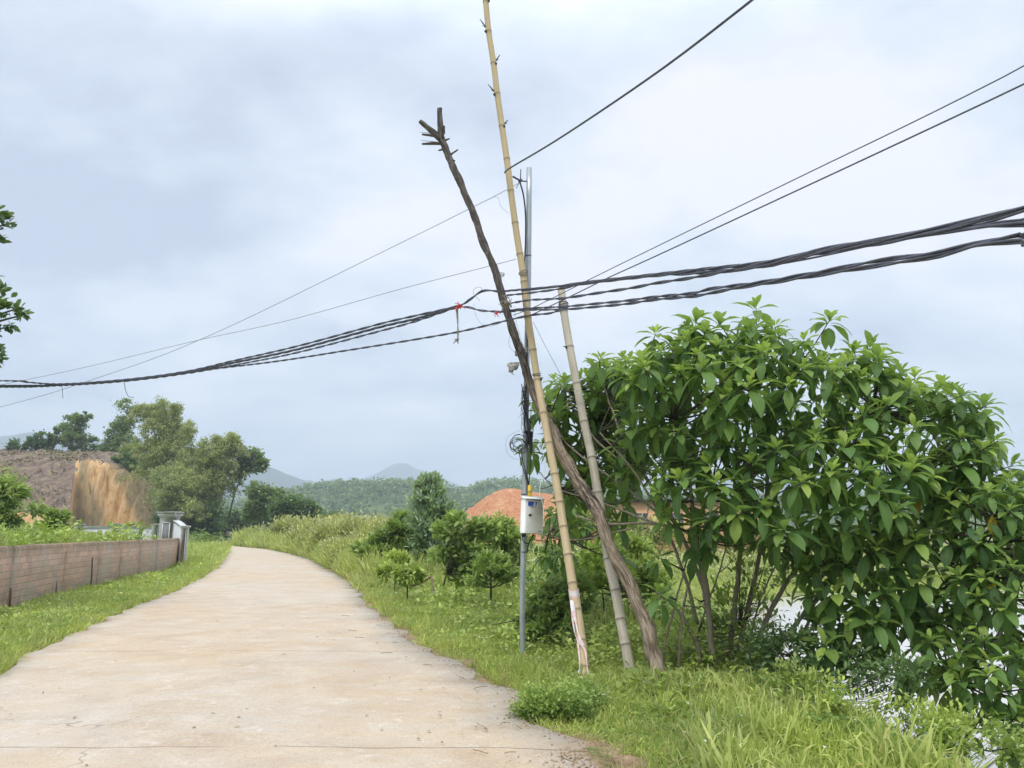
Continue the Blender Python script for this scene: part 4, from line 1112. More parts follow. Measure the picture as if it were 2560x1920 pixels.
def coil():
    t = P(1295, 1100, YS - 0.08); mb = MB()
    for k in range(9):
        cx, cy = 1296 + random.uniform(-5, 5), 1110 + random.uniform(-8, 8); rx = random.uniform(14, 24); ry = random.uniform(14, 22)
        a0 = random.uniform(0, 6); pts = [P(cx + rx * math.cos(a0 + q / 12 * 2 * math.pi), cy + ry * math.sin(a0 + q / 12 * 2 * math.pi), YS - 0.09 + 0.05 * math.sin(q + k)) for q in range(12)]
        mb.tube(smooth_path(pts, 3), 0.0032, 5, cap=False)
    mb.tube(smooth_path([P(1300, 1075, YS - 0.1), P(1268, 1095, YS - 0.1), P(1268, 1130, YS - 0.1), P(1290, 1148, YS - 0.1), P(1315, 1140, YS - 0.1)], 6), 0.0015, 5)
    for q in range(10):
        a = P(1313 + random.uniform(-4, 16), 930 + random.uniform(0, 90), YS - 0.1)
        mb.tube(smooth_path([a, a + [random.uniform(-.04, .04), -0.02, -0.1], a + [random.uniform(-.05, .05), 0, -0.25], a + [random.uniform(-.04, .04), 0, -0.4]], 4), 0.003, 5)
    tag(mb.build('wire_coil', M['black_rubber'], smooth=True, origin=t), 'tangled coil of thin black wire hung on the steel pole above the box', 'wire coil')
coil()
def meter_box():
    rot = Matrix.Rotation(R(17), 4, 'Z') @ Matrix.Rotation(R(2.2), 4, 'Y') 
    c = P(1331, 1291, YS - 0.16)
    s = F / (YS - 0.2)
    w, h, d = 49 / s, 84 / s, 0.17
    t = empty('meter_box', c); tag(t, 'white metal meter box with a blue logo mounted on the steel pole', 'meter box')
    rm = np.array(rot.to_3x3())
    def at(x, y, z): return c + rm @ np.array([x, y, z])
    mb = MB(); mb.box(at(0, 0.02, 0), (w, d, h), rot, bev=0.006); mb.build('cabinet', M['white_paint'], t)
    mb = MB(); mb.box(at(0.0, -d / 2 + 0.012, -0.006), (w * 0.94, 0.014, h * 0.955), rot, bev=0.005); mb.build('door', M['white_paint'], t)
    # sloping rain lid
    lid = MB(); a, b = w / 2 + 0.006, d / 2 + 0.012
    V = [(-a, -b - 0.005, h / 2 - 0.004), (a, -b - 0.005, h / 2 - 0.004), (a, b, h / 2 + 0.002), (-a, b, h / 2 + 0.002), (-a, -b - 0.005, h / 2 + 0.006), (a, -b - 0.005, h / 2 + 0.006), (a, b, h / 2 + 0.045), (-a, b, h / 2 + 0.045)]
    lid.add([at(*v) for v in V], [(0, 1, 2, 3)[::-1], (4, 5, 6, 7), (0, 1, 5, 4), (1, 2, 6, 5), (2, 3, 7, 6), (3, 0, 4, 7)]); lid.build('lid', M['white_paint'], t)
    fy = -d / 2 + 0.004
    lock = MB(); k0 = at(-w * 0.26, fy - 0.004, 0.01); lock.tube([k0, at(-w * 0.26, fy - 0.018, 0.01)], 0.016, 12); lock.box(at(-w * 0.22, fy - 0.012, 0.016), (0.028, 0.01, 0.012), rot); lock.build('lock', M['black_rubber'], t)
    lg = MB()
    def poly(pts, z0=0.002): lg.add([at(x, fy - z0, z) for x, z in pts] , [tuple(range(len(pts)))])
    X = -w * 0.36; Z = h * 0.29; u = w * 0.46; v = h * 0.13
    # slanted block and a bent arrow-like mark beside it
    poly([(X, Z), (X + u * 0.55, Z), (X + u * 0.70, Z + v), (X, Z + v)])
    poly([(X + u * 0.80, Z + v * 0.1), (X + u * 0.92, Z + v * 0.22), (X + u * 1.03, Z + v * 0.82), (X + u * 0.93, Z + v * 1.0), (X + u * 0.76, Z + v * 0.98), (X + u * 0.88, Z + v * 0.74)])
    lg.build('logo', M['blue_ink'], t)
    # small lettering under the mark
    cu = bpy.data.curves.new('lettering', 'FONT'); cu.body = 'VNPT'; cu.size = 0.032; cu.align_x = 'CENTER'; cu.extrude = 0.0006; cu.materials.append(M['text_ink'])
    tmp = bpy.data.objects.new('lettering_curve', cu); COL.objects.link(tmp)
    bpy.context.view_layer.update()
    me = bpy.data.meshes.new_from_object(tmp.evaluated_get(bpy.context.evaluated_depsgraph_get())); bpy.data.objects.remove(tmp); bpy.data.curves.remove(cu)
    me.name = 'lettering'
    o = bpy.data.objects.new('lettering', me); COL.objects.link(o); o.parent = t
    o.matrix_local = Matrix.Translation(Vector(at(-w * 0.12, fy - 0.0028, h * 0.235) - c)) @ rot @ Matrix.Rotation(R(90), 4, 'X')
    st = MB(); st.box(at(w * 0.30, fy - 0.003, -h * 0.44), (0.055, 0.003, 0.007), rot); st.build('nameplate', M['cable_grey'], t)
    # clamp behind
    cl = MB(); cl.box(at(-w * 0.1, d / 2 + 0.02, 0), (0.1, 0.06, 0.18), rot); cl.build('mounting_bracket', M['steel_galv'], t)
    # yellow conduit on top
    y = empty('conduit', P(1325, 1240, YS - 0.1)); tag(y, 'short yellow plastic conduit standing on top of the white box', 'conduit')
    p0, p1 = P(1324, 1245, YS - 0.1), P(1325, 1213, YS - 0.1)
    mb = MB(); mb.tube([p0, p1], 0.026, 14); mb.build('pipe', M['yellow_pvc'], y, smooth=False)
    pm = (p0 + p1) / 2; mb = MB(); mb.tube([pm - [0, 0, .006], pm + [0, 0, .006]], 0.03, 14); mb.build('collar', M['bark_pale'], y)
    # black tails below
    t2 = empty('cable_tail', P(1318, 1340, YS - 0.1)); tag(t2, 'black cable loops hanging out below the white box', 'cable')
    mb = MB()
    mb.tube(smooth_path([P(1305, 1335, YS - 0.12), P(1307, 1350, YS - 0.12), P(1317, 1359, YS - 0.1), P(1326, 1352, YS - 0.1), P(1332, 1336, YS - 0.12)], 6), 0.006, 6)
    mb.tube(smooth_path([P(1335, 1335, YS - 0.12), P(1326, 1350, YS - 0.1), P(1320, 1366, YS - 0.06), P(1318, 1380, YS - 0.04)], 6), 0.007, 6)
    mb.box(P(1309, 1338, YS - 0.1), (0.05, 0.05, 0.05), bev=0.01)
    mb.build('cable_loop', M['black_rubber'], t2)
meter_box()
wire('slim white cord dangling from the bamboo onto the meter box', [(1354, 1072), (1353, 1100), (1361, 1150), (1362, 1180), (1351, 1212), (1350, 1240), (1355, 1252), (1359, 1275), (1358, 1300)], [YS - 0.25] * 9, 0.0048, 'white_cord')

# ties, rag, hanging strap, tape
def tie(name, label, at_, n, r, spread, mat, L=0.06):
    mb = MB(); c = np.array(at_)
    for k in range(n):
        a = c + unit(1)[0] * spread * 0.5; b = a + unit(1)[0] * L; m_ = (a + b) / 2 + unit(1)[0] * L * 0.3
        mb.tube(smooth_path([a, m_, b], 3), r, 5)
    mb.box(c, (spread, spread, spread * 0.8), Matrix.Rotation(0.5, 4, 'Y'), bev=spread * 0.2)
    tag(mb.build(name, M[mat], origin=c), label, 'tie')
tie('red_tie', 'bright red tie knotted round the left cable bundle', P(1148, 765, dl(1148) - 0.03), 10, 0.005, 0.045, 'red_tie', 0.07)
tie('red_tie', 'dull red tag hanging where the cables meet the log', P(1241, 783, YC - 0.06), 5, 0.004, 0.035, 'red_tie', 0.05)
tie('wire_knot', 'rough wire knot lashing the cables to the log', P(1267, 758, YC - 0.08), 16, 0.005, 0.07, 'rope_old', 0.1)
def strap():
    t = empty('cable_strap', P(1141, 775, dl(1141))); tag(t, 'frayed old strap hanging from the cables beside the red tie', 'strap')
    Y = dl(1141) - 0.02
    mb = MB()
    for k in range(3):
        mb.tube(smooth_path([P(1140 + k * 2, 770, Y), P(1143 + k, 800, Y), P(1146 - k, 830, Y), P(1144, 852, Y)], 5), 0.007, 6)
    mb.build('strap', M['rope_old'], t)
    mb = MB()
    for k in range(16):
        a = P(1143, 850, Y) + unit(1)[0] * 0.02; mb.tube([a, a + [random.uniform(-.05, .03), 0, random.uniform(-.07, .02)]], [0.006, 0.002], 5)
    mb.build('frayed_end', M['rope_old'], t)
strap()
def lashing():
    def wrap(label, sx, sy, path, r, n, mat, rr=0.006, tilt=0.02):
        z = P(sx, sy, path[0][1])[2]
        i = np.argmin(np.abs(path[:, 2] - P(sx, sy, YS)[2])); c = path[i]
        mb = MB()
        for k in range(n):
            pts = [c + [r * math.cos(a) , r * math.sin(a), tilt * math.sin(a + k) + k * 0.018] for a in np.linspace(0, 2 * math.pi, 13)]
            mb.tube(pts, rr, 5, cap=False)
        tag(mb.build('lashing', M[mat], origin=c), label, 'lashing')
    wrap('wire lashing wound round the tall bamboo at the cables', 1308, 705, B1, 0.056, 3, 'rope_old')
    wrap('thin black wire wrapped round the tall bamboo below the cables', 1343, 950, B1, 0.055, 2, 'black_rubber', 0.004, 0.01)
    wrap('cable band wound round the top of the grey bamboo', 1411, 772, B2, 0.062, 4, 'cable_grey', 0.007)
    c = P(1303, 884, YS - 0.05); mb = MB()
    for k in range(3): mb.tube([c + [0.075 * math.cos(a), 0.075 * math.sin(a), k * 0.022 + 0.02 * math.cos(a)] for a in np.linspace(0, 2 * math.pi, 15)], 0.011, 6, cap=False)
    tag(mb.build('lashing', M['rag'], origin=c), 'grey rag lashing tied round the dead trunk', 'lashing')
    c = P(1248, 690, YS - 0.03); mb = MB()
    for k in range(2): mb.tube([c + [0.068 * math.cos(a), 0.068 * math.sin(a), k * 0.02 + 0.012 * math.cos(a)] for a in np.linspace(0, 2 * math.pi, 15)], 0.005, 6, cap=False)
    tag(mb.build('lashing', M['rope_old'], origin=c), 'thin wire band round the dead trunk just above the cables', 'lashing')
lashing()
def rag():
    c = P(1290, 905, YS - 0.12); mb = MB(); random.seed(3)
    for (ax, ay, L) in ((0, 0, 0.17), (-0.03, 0.01, 0.13), (0.03, 0.0, 0.10)):
        V = []; n = 7
        for i in range(n + 1):
            t = i / n; w = 0.03 + 0.02 * math.sin(t * 5)
            x = ax - 0.05 * math.sin(t * 2.2) + 0.02 * math.sin(t * 7 + ax * 90)
            V += [(x - w, ay + 0.02 * math.sin(t * 6), -t * L), (x, ay + 0.03 * math.cos(t * 5), -t * L), (x + w, ay - 0.02 * math.sin(t * 6), -t * L - 0.01)]
        Fs = [(i * 3 + k, i * 3 + k + 1, i * 3 + k + 4, i * 3 + k + 3) for i in range(n) for k in range(2)]
        mb.add(np.array(V) + c, Fs)
    o = mb.build('rag', M['rag'], smooth=True, origin=c)
    m = o.modifiers.new('thick', 'SOLIDIFY'); m.thickness = 0.004
    tag(o, 'torn grey plastic rag fluttering from the lashing on the dead trunk', 'rag')
rag()
def tape():
    t = empty('barrier_tape', P(1437, 1495, yB1)); tag(t, 'pink and white barrier tape wrapped and trailing down the tall bamboo', 'tape')
    def depth(sy): return float(np.interp(sy, [p[1] for p in B1PTS][::-1], B1Y[::-1]))
    i = np.argmin(np.abs(B1[:, 2] - P(1437, 1490, depth(1490))[2])); c = B1[i]
    mb = MB(); V = []; n = 18
    for k in range(n + 1):
        a = 2 * math.pi * k / n
        r = 0.056 + 0.006 * math.sin(a * 3)
        for h in (-0.075, 0.0, 0.07): V.append((c[0] - h * 0.14 + r * math.cos(a), c[1] + r * math.sin(a), c[2] + h + 0.012 * math.sin(a * 2 + h * 30)))
    mb.add(V, [(k * 3 + j, k * 3 + j + 1, k * 3 + j + 4, k * 3 + j + 3) for k in range(n) for j in range(2)])
    o = mb.build('wrap', M['tape_pink'], t, smooth=True)
    def ribbon(pts, w, name='ribbon'):
        path = smooth_path([P(a, b, depth(b) + o_) for a, b, o_ in pts], 8); q = MB(); V = []
        for k, p in enumerate(path):
            ww = w * (0.7 + 0.4 * math.sin(k * 0.35)); tw = 0.5 * math.sin(k * 0.21)
            V += [p - [ww * math.cos(tw), ww * math.sin(tw), 0], p + [0, 0.012, 0], p + [ww * math.cos(tw), ww * math.sin(tw), 0]]
        q.add(V, [(k * 3 + j, k * 3 + j + 1, k * 3 + j + 4, k * 3 + j + 3) for k in range(len(path) - 1) for j in range(2)])
        x = q.build(name, M['tape_pink'], t, smooth=True); m = x.modifiers.new('thick', 'SOLIDIFY'); m.thickness = 0.002
    ribbon([(1429, 1500, -0.07), (1436, 1540, -0.08), (1447, 1590, -0.08), (1456, 1615, -0.07)], 0.024)
    ribbon([(1429, 1500, -0.07), (1433, 1560, -0.07), (1443, 1600, -0.065), (1462, 1625, -0.07), (1467, 1660, -0.07), (1471, 1692, -0.08)], 0.013)
    ribbon([(1444, 1600, -0.06), (1449, 1650, -0.07), (1450, 1690, -0.08), (1462, 1703, -0.1)], 0.009)
    ribbon([(1452, 1690, -0.1), (1470, 1706, -0.15), (1487, 1718, -0.22), (1498, 1730, -0.35), (1515, 1742, -0.55)], 0.026)
tape()

# ------------------------------------------------------------------ trees
def ellip(sx, sy, rx, ry, Y, rd):
    c = P(sx, sy, Y); return (c, np.array([rx / F * Y, rd, ry / F * Y]))

def rosette_tree(name, label, base, ells, stems, n_ros, leafL, extra=(), inner=900, spacing=0.17, seed=1, cat='tree', keep=None, stem_r=0.03):
    rs = np.random.default_rng(seed)
    t = empty(name, base); tag(t, label, cat)
    pts = []; dirs = []
    vol = np.array([e[1][0] * e[1][2] + e[1][0] * e[1][1] for e in ells]); pr = vol / vol.sum(); tries = 0
    C = np.array([e[0] for e in ells]); RR = np.array([e[1] for e in ells])
    acc = np.zeros((0, 3))
    while len(pts) < n_ros and tries < 60000:
        tries += 1
        k = rs.choice(len(ells), p=pr); u = rs.normal(size=3); u /= np.linalg.norm(u)
        if u[1] > 0.5 and rs.random() < 0.6: continue
        rr = (1 - 0.28 * rs.random() ** 2) * (1 + 0.30 * noise.noise((u[0] * 2.6 + k, u[1] * 2.6, u[2] * 2.6)))
        p = C[k] + RR[k] * u * rr
        q = ((p - C) / RR); q = (q ** 2).sum(1); q[k] = 1
        if (q < 0.72).any(): continue
        if keep is not None and not keep(p, rs): continue
        if len(acc) and (np.linalg.norm(acc - p, axis=1) < spacing).any(): continue
        acc = np.vstack([acc, p]); pts.append(p)
        n = u / RR[k]; n /= np.linalg.norm(n)
        dirs.append(n)
    for p in extra:
        dd = rs.normal(size=3) * 0.45 + np.array([0, -0.35, 1.0]); pts.append(np.array(p)); dirs.append(dd / np.linalg.norm(dd))
    mb = MB()
    for p, n in zip(pts, dirs):
        ax = n * 0.75 + np.array([0, -0.1, 0.85]) + rs.normal(size=3) * 0.18; ax /= np.linalg.norm(ax)
        u = np.cross(ax, [0.3, 1, 0.2]); u /= np.linalg.norm(u); v = np.cross(ax, u)
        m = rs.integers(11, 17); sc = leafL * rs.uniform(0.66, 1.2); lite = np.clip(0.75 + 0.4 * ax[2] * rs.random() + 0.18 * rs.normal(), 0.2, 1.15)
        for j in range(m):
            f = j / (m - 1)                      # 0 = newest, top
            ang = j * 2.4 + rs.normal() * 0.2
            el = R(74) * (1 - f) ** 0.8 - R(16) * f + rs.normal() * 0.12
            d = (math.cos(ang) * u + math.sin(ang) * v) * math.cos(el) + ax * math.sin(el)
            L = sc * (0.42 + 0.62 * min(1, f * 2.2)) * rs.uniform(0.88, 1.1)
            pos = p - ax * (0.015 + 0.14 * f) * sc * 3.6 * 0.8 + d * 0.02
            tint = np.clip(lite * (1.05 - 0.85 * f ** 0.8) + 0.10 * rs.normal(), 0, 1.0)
            upv = ax * 0.4 + np.array([0, 0, 1.0])
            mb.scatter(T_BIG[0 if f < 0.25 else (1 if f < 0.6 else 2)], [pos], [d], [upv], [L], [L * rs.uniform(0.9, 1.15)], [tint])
    # inner leaves hanging in the crown
    if inner:
        k = rs.choice(len(ells), size=inner, p=pr); u = unit(inner)
        p = C[k] + RR[k] * u * (rs.random(inner) ** 0.45 * 0.9)[:, None]
        if keep is not None:
            ok = np.array([keep(a, rs) for a in p]); p = p[ok]; u = u[ok]
        d = u * [1, 1, 0.3] + [0, 0, -0.55] + rs.normal(size=p.shape) * 0.4
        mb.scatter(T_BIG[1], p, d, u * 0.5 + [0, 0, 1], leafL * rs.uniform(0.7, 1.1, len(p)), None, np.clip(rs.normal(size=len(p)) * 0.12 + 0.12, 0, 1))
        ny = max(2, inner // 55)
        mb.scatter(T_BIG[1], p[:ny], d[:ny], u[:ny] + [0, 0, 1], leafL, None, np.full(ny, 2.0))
    mb.build('crown', M['leaf_big'], t, smooth=True)
    # stems
    mb = MB(); nodes = []
    for s in stems:
        path = smooth_path(s['p'], 10); path = path + np.c_[[0.02 * np.array([noise.noise((i * 0.3, s['r'] * 99, 0)), noise.noise((i * 0.3, 5, s['r'] * 50)), 0]) for i in range(len(path))]]
        mb.tube(path, np.linspace(s['r'], s['r'] * 0.4, len(path)), 9, rough=0.2, seed=s['r'] * 100)
        nodes.append(path[len(path) // 3:])
    nodes = np.concatenate(nodes); tw = mb
    for p, n in zip(pts, dirs):
        dd = np.linalg.norm(nodes - p, axis=1) + 0.6 * np.maximum(0, nodes[:, 2] - p[2] + 0.1); q = nodes[np.argmin(dd)]
        m_ = (p + q) / 2 + np.array([0, 0, -0.08]) * np.linalg.norm(p - q) + n * 0.03
        tw.tube(smooth_path([q, m_, p - [0, 0, 0.02]], 4), np.linspace(0.012, 0.005, 9), 5, mi=1)
    for _ in range(60):
        q = nodes[rs.integers(len(nodes))]; d = np.clip(rs.normal(size=3), -1, 1) * [0.7, 0.5, 0.5]; tw.tube(smooth_path([q, q + d * 0.15, q + d * 0.3 + [0, 0, 0.05]], 4), np.linspace(0.007, 0.002, 9), 5, mi=1)
    tw.build('trunk', [M['bark_pale'], M['bark_dark']], t, smooth=True)
    return t

YT = 8.3
tb = G(1830, 1735, -0.25); YTB = tb[1]
YT = YTB - 0.1
ells = [ellip(1880, 1010, 330, 195, YT, 1.1), ellip(1700, 960, 170, 120, YT, 0.8), ellip(2080, 985, 180, 110, YT + .1, 0.9), ellip(2235, 1135, 235, 205, YT - 0.2, 1.05), ellip(1570, 1040, 190, 150, YT + 1.0, 0.85), ellip(1450, 1080, 115, 150, YT + 1.0, 0.6), ellip(1400, 1180, 70, 110, YT + 1.0, 0.4),
        ellip(2050, 1230, 280, 170, YT - 0.5, 1.0), ellip(2330, 1420, 170, 150, YT - .7, 0.6), ellip(2150, 1490, 150, 110, YT - .8, 0.5), ellip(1480, 1250, 90, 110, YT + .9, 0.4), ellip(1800, 1230, 150, 130, YT - .4, 0.7), ellip(2330, 1640, 110, 70, YT - 1.1, 0.35), ellip(2080, 1600, 90, 60, YT - .9, 0.3), ellip(1560, 960, 110, 90, YT + .6, 0.5)]
def S(pts, r, dy=0.0, y1=None):
    n = len(pts); return {'p': [P(a, b, YTB + (dy if y1 is None else dy + (y1 - dy) * i / (n - 1))) for i, (a, b) in enumerate(pts)], 'r': r}
stems = [S([(1785, 1790), (1790, 1700), (1765, 1500), (1748, 1380), (1720, 1200), (1680, 1050)], 0.038, -0.2), S([(1752, 1780), (1748, 1640), (1722, 1570), (1680, 1510), (1640, 1480)], 0.034, -0.1),
         S([(1700, 1770), (1697, 1640), (1712, 1500), (1742, 1400)], 0.022, -0.25), S([(1800, 1790), (1832, 1560), (1850, 1400), (1880, 1200), (1890, 950)], 0.036, 0.1),
         S([(1812, 1790), (1860, 1560), (1900, 1380), (1925, 1150), (1960, 950)], 0.034, 0.15), S([(1818, 1790), (1930, 1520), (2020, 1370), (2090, 1200), (2180, 1020)], 0.032, 0.0, -0.3),
         S([(1830, 1790), (1880, 1700), (1990, 1560), (2120, 1400), (2230, 1200)], 0.034, 0.0, -0.4), S([(1835, 1790), (2000, 1660), (2180, 1600), (2330, 1500), (2420, 1420)], 0.030, -0.1, -0.9),
         S([(1790, 1780), (1770, 1500), (1740, 1350), (1640, 1310), (1520, 1310), (1440, 1290)], 0.026, 0.0), S([(1745, 1560), (1690, 1380), (1600, 1200), (1500, 1080)], 0.022, 0.0),
         S([(1640, 1720), (1690, 1500), (1740, 1330), (1780, 1200)], 0.014, -0.3), S([(1870, 1780), (1960, 1690), (2100, 1660), (2260, 1690), (2380, 1680)], 0.02, -0.3, -1.0),
         S([(1940, 1760), (1960, 1680), (2020, 1560), (2060, 1420)], 0.03, -0.1, -0.4), S([(1725, 1780), (1735, 1650), (1760, 1540), (1800, 1420), (1830, 1320)], 0.016, 0.2),
         S([(1850, 1780), (1870, 1650), (1890, 1540), (1930, 1430), (1990, 1340)], 0.016, 0.2)]
def S2(pts, r, Ys):
    return {'p': [P(a, b, y) for (a, b), y in zip(pts, Ys)], 'r': r}
y0 = YTB
stems += [S2([(1770, 1500), (1700, 1330), (1620, 1200), (1560, 1100), (1520, 1000), (1500, 930)], 0.024, [y0, y0 + .2, y0 + .5, y0 + .8, y0 + 1.0, y0 + 1.0]),
          S2([(1700, 1330), (1580, 1230), (1480, 1160), (1410, 1100), (1380, 1030)], 0.018, [y0 + .2, y0 + .5, y0 + .8, y0 + 1.1, y0 + 1.1]),
          S2([(1640, 1310), (1540, 1270), (1450, 1240), (1390, 1220), (1350, 1180)], 0.015, [y0 + .1, y0 + .4, y0 + .8, y0 + 1.0, y0 + 1.0]),
          S2([(1620, 1200), (1500, 1110), (1440, 1030), (1420, 980)], 0.014, [y0 + .5, y0 + .9, y0 + 1.2, y0 + 1.3]),
          S2([(1580, 1320), (1500, 1340), (1430, 1350), (1370, 1340)], 0.012, [y0 + .2, y0 + .6, y0 + .9, y0 + 1.0]),
          S2([(1700, 1200), (1660, 1100), (1620, 1000), (1600, 900)], 0.02, [y0, y0 + .4, y0 + .7, y0 + .8])]
def keep_main(p, rs):
    # leave the windows seen under the crown: open stems low in the middle
    # convert back to source pixels
    v = p - np.array([0, 0, EYE]); dep = v[1] * cp + v[2] * sp_
    sx = 1280 + F * v[0] / dep; sy = 960 - F * (-v[1] * sp_ + v[2] * cp) / dep
    if sx < 1345: return False
    if (sx < 1550 or (sx < 1640 and sy > 1250)) and p[1] < YS + 0.3: return False
    if 1560 < sx < 1950 and sy > 1340: return rs.random() < 0.12
    if sx > 1900 and sy > 1600: return rs.random() < 0.55
    if sx > 2050 and sy > 1480: return rs.random() < 0.8
    if sx < 1560 and sy > 1400: return False
    if 1600 <= sx < 1800 and 1080 < sy < 1340: return rs.random() < 0.35
    if noise.noise((p[0] * 1.5, p[1] * 1.5, p[2] * 1.5 + 4)) < -0.16: return rs.random() < 0.3
    return True
extra = [P(1890, 765, YT), P(2075, 795, YT), P(1640, 830, YT), P(1740, 800, YT), P(1500, 895, YT + 1), P(1405, 960, YT + 1), P(2180, 865, YT), P(1650, 1480, YT - .5), P(1790, 1325, YT - .8), P(1650, 1390, YT - 0.3)]
rx_ = np.random.default_rng(77)
for k in range(95):
    aa = rx_.random() * 6.28; q = rx_.random() ** 0.5
    sx_, sy_ = 1480 + 165 * q * math.cos(aa), 1060 + 165 * q * math.sin(aa) + (1480 - 0) * 0
    if sy_ < 900 + (1520 - sx_) * 0.35: continue
    extra.append(P(sx_, sy_, YS + 0.45 + 1.2 * rx_.random()))
for k in range(16): extra.append(P(rx_.uniform(1350, 1560), rx_.uniform(1210, 1400), YS + 0.5 + rx_.random()))
rosette_tree('broadleaf_tree', 'large broad leaved tree with whorled glossy leaves on the pond bank', (tb[0], tb[1], gh(tb[0], tb[1])), ells, stems, 400, 0.26, extra, 650, 0.24, 5, keep=keep_main)

# smaller neighbour at the right edge
tb2 = np.array([3.75, YTB - 1.4, -0.9])
e2 = [ellip(2480, 1330, 120, 120, tb2[1] + .1, 0.5), ellip(2590, 1280, 100, 90, tb2[1] + .1, 0.5), ellip(2520, 1520, 130, 140, tb2[1] - 0.1, 0.5), ellip(2600, 1420, 110, 180, tb2[1], 0.6), ellip(2510, 1740, 110, 120, tb2[1] - .4, 0.35)]
st2 = [{'p': [tb2 + [0, 0, -0.4], tb2 + [0.1, 0, 0.5], P(2540, 1500, tb2[1]), P(2500, 1300, tb2[1])], 'r': 0.03}, {'p': [tb2 + [0, 0, -0.4], tb2 + [0.3, 0, 0.4], P(2620, 1500, tb2[1]), P(2600, 1280, tb2[1])], 'r': 0.028}]
rosette_tree('broadleaf_tree', 'smaller broad leaved tree cut off by the right edge beside the large one', tb2, e2, st2, 100, 0.2, (), 260, 0.18, 9)
# leafy sapling of the same kind behind the poles
tb3 = G(1372, 1600, -0.3)
e3 = [ellip(1375, 1420, 50, 110, tb3[1], 0.35), ellip(1340, 1330, 45, 70, tb3[1], 0.3), ellip(1440, 1330, 50, 90, tb3[1], 0.3)]
rosette_tree('broadleaf_sapling', 'young broad leaved sapling behind the steel pole and tall bamboo', tb3, e3, [{'p': [tb3 + [0, 0, -0.2], P(1390, 1450, tb3[1]), P(1375, 1330, tb3[1])], 'r': 0.02}], 26, 0.2, (), 60, 0.16, 12)

def shrub(name, label, base, blobs, n, L, mat, stem='bark_dark', tpl=T_OVAL, clumps=24, spread=0.18, cat='shrub', trunk=None, tr=0.02, up=0.4, width=1.0, tint=(0.15, 0.9), group=None, seed=None, shell=0.35, droop=0.0, limbs=True):
    """crown built of leaf clumps on limbs; blobs = [(center, radii)]"""
    rs = np.random.default_rng(seed if seed is not None else int(abs(base[0] * 71 + base[1] * 13)) % 9999)
    t = empty(name, base); tag(t, label, cat, group)
    C = np.array([b[0] for b in blobs]); RR = np.array([b[1] for b in blobs])
    w = RR.prod(1) ** (2 / 3); w = w / w.sum()
    k = rs.choice(len(blobs), size=clumps, p=w); u = rs.normal(size=(clumps, 3)); u /= np.linalg.norm(u, axis=1, keepdims=True)
    cc = C[k] + RR[k] * u * (1 - shell * rs.random(clumps) ** 0.8)[:, None]
    wt = rs.uniform(0.4, 1.6, clumps); wt /= wt.sum()
    ci = rs.choice(clumps, size=n, p=wt)
    sp = spread * RR[k].mean(1) * rs.uniform(0.6, 1.4, clumps)
    g = rs.normal(size=(n, 3)) * [1, 1, 0.75]
    pos = cc[ci] + g * sp[ci][:, None]
    cent = C[k][ci]
    out = pos - cent; out /= (np.linalg.norm(out, axis=1, keepdims=True) + 1e-6)
    d = out * 0.8 + rs.normal(size=(n, 3)) * 0.6 + [0, 0, up - droop]
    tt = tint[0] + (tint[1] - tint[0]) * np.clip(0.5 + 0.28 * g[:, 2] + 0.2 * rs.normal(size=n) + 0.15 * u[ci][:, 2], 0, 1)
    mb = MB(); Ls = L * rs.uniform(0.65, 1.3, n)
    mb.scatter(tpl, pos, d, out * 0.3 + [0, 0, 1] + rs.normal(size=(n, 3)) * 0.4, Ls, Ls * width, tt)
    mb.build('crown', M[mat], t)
    mb = MB()
    b = np.array(base, float)
    tp = trunk if trunk is not None else [b + [0, 0, -0.1], (b + C[0]) / 2, C[0]]
    path = smooth_path(tp, 6); mb.tube(path, np.linspace(tr, tr * 0.4, len(path)), 7, rough=0.15)
    if limbs:
        for q in cc:
            i = np.argmin(np.linalg.norm(path - q, axis=1) + 0.7 * np.maximum(0, path[:, 2] - q[2] + 0.15 * RR[0][2])); a = path[i]
            m_ = (a + q) / 2 + [0, 0, -0.1 * np.linalg.norm(q - a)]
            mb.tube(smooth_path([a, m_, q], 3), np.linspace(tr * 0.35, tr * 0.1, 7), 5)
    mb.build('trunk', M[stem], t)
    return t
def blob(sx, sy, rx, ry, Y, rd=None):
    c = P(sx, sy, Y); r = [rx / F * Y, 0, ry / F * Y]; r[1] = rd or (r[0] + r[2]) / 2
    return (c, np.array(r))
def gb(sx, Y): return np.array([P(sx, 1329, Y)[0], Y, gh(P(sx, 1329, Y)[0], Y)])

# left: branch tips of a tree standing just outside the frame
def left_tree():
    Y = 13.0; b = np.array([P(-230, 1329, Y)[0], Y, 0.9])
    shrub('leafy_tree', 'dark round leaved tree reaching in at the left edge', b, [blob(-24, 775, 80, 54, Y), blob(-44, 550, 78, 36, Y), blob(-55, 870, 72, 45, Y), blob(-200, 660, 120, 220, Y), blob(-45, 600, 62, 16, Y), blob(-45, 1095, 44, 18, Y)], 3600, 0.135, 'leaf_dark', tpl=T_OVAL, clumps=110, spread=0.13, cat='tree',
          trunk=[b, P(-230, 1000, Y), P(-190, 800, Y), P(-160, 600, Y)], tr=0.14, width=1.1, tint=(0.1, 1.0), seed=3)
left_tree()
shrub('willowy_tree', 'dark willowy tree behind the brick wall at the left edge', gb(-30, 22), [blob(10, 1235, 42, 36, 22), blob(70, 1262, 36, 16, 22), blob(-50, 1230, 60, 50, 22), blob(30, 1285, 40, 14, 22)], 2600, 0.24, 'leaf_mid', tpl=T_LONG, clumps=34, spread=0.3, cat='tree', width=1.6, tr=0.05, tint=(0.1, 1.0), up=0.0, seed=21)
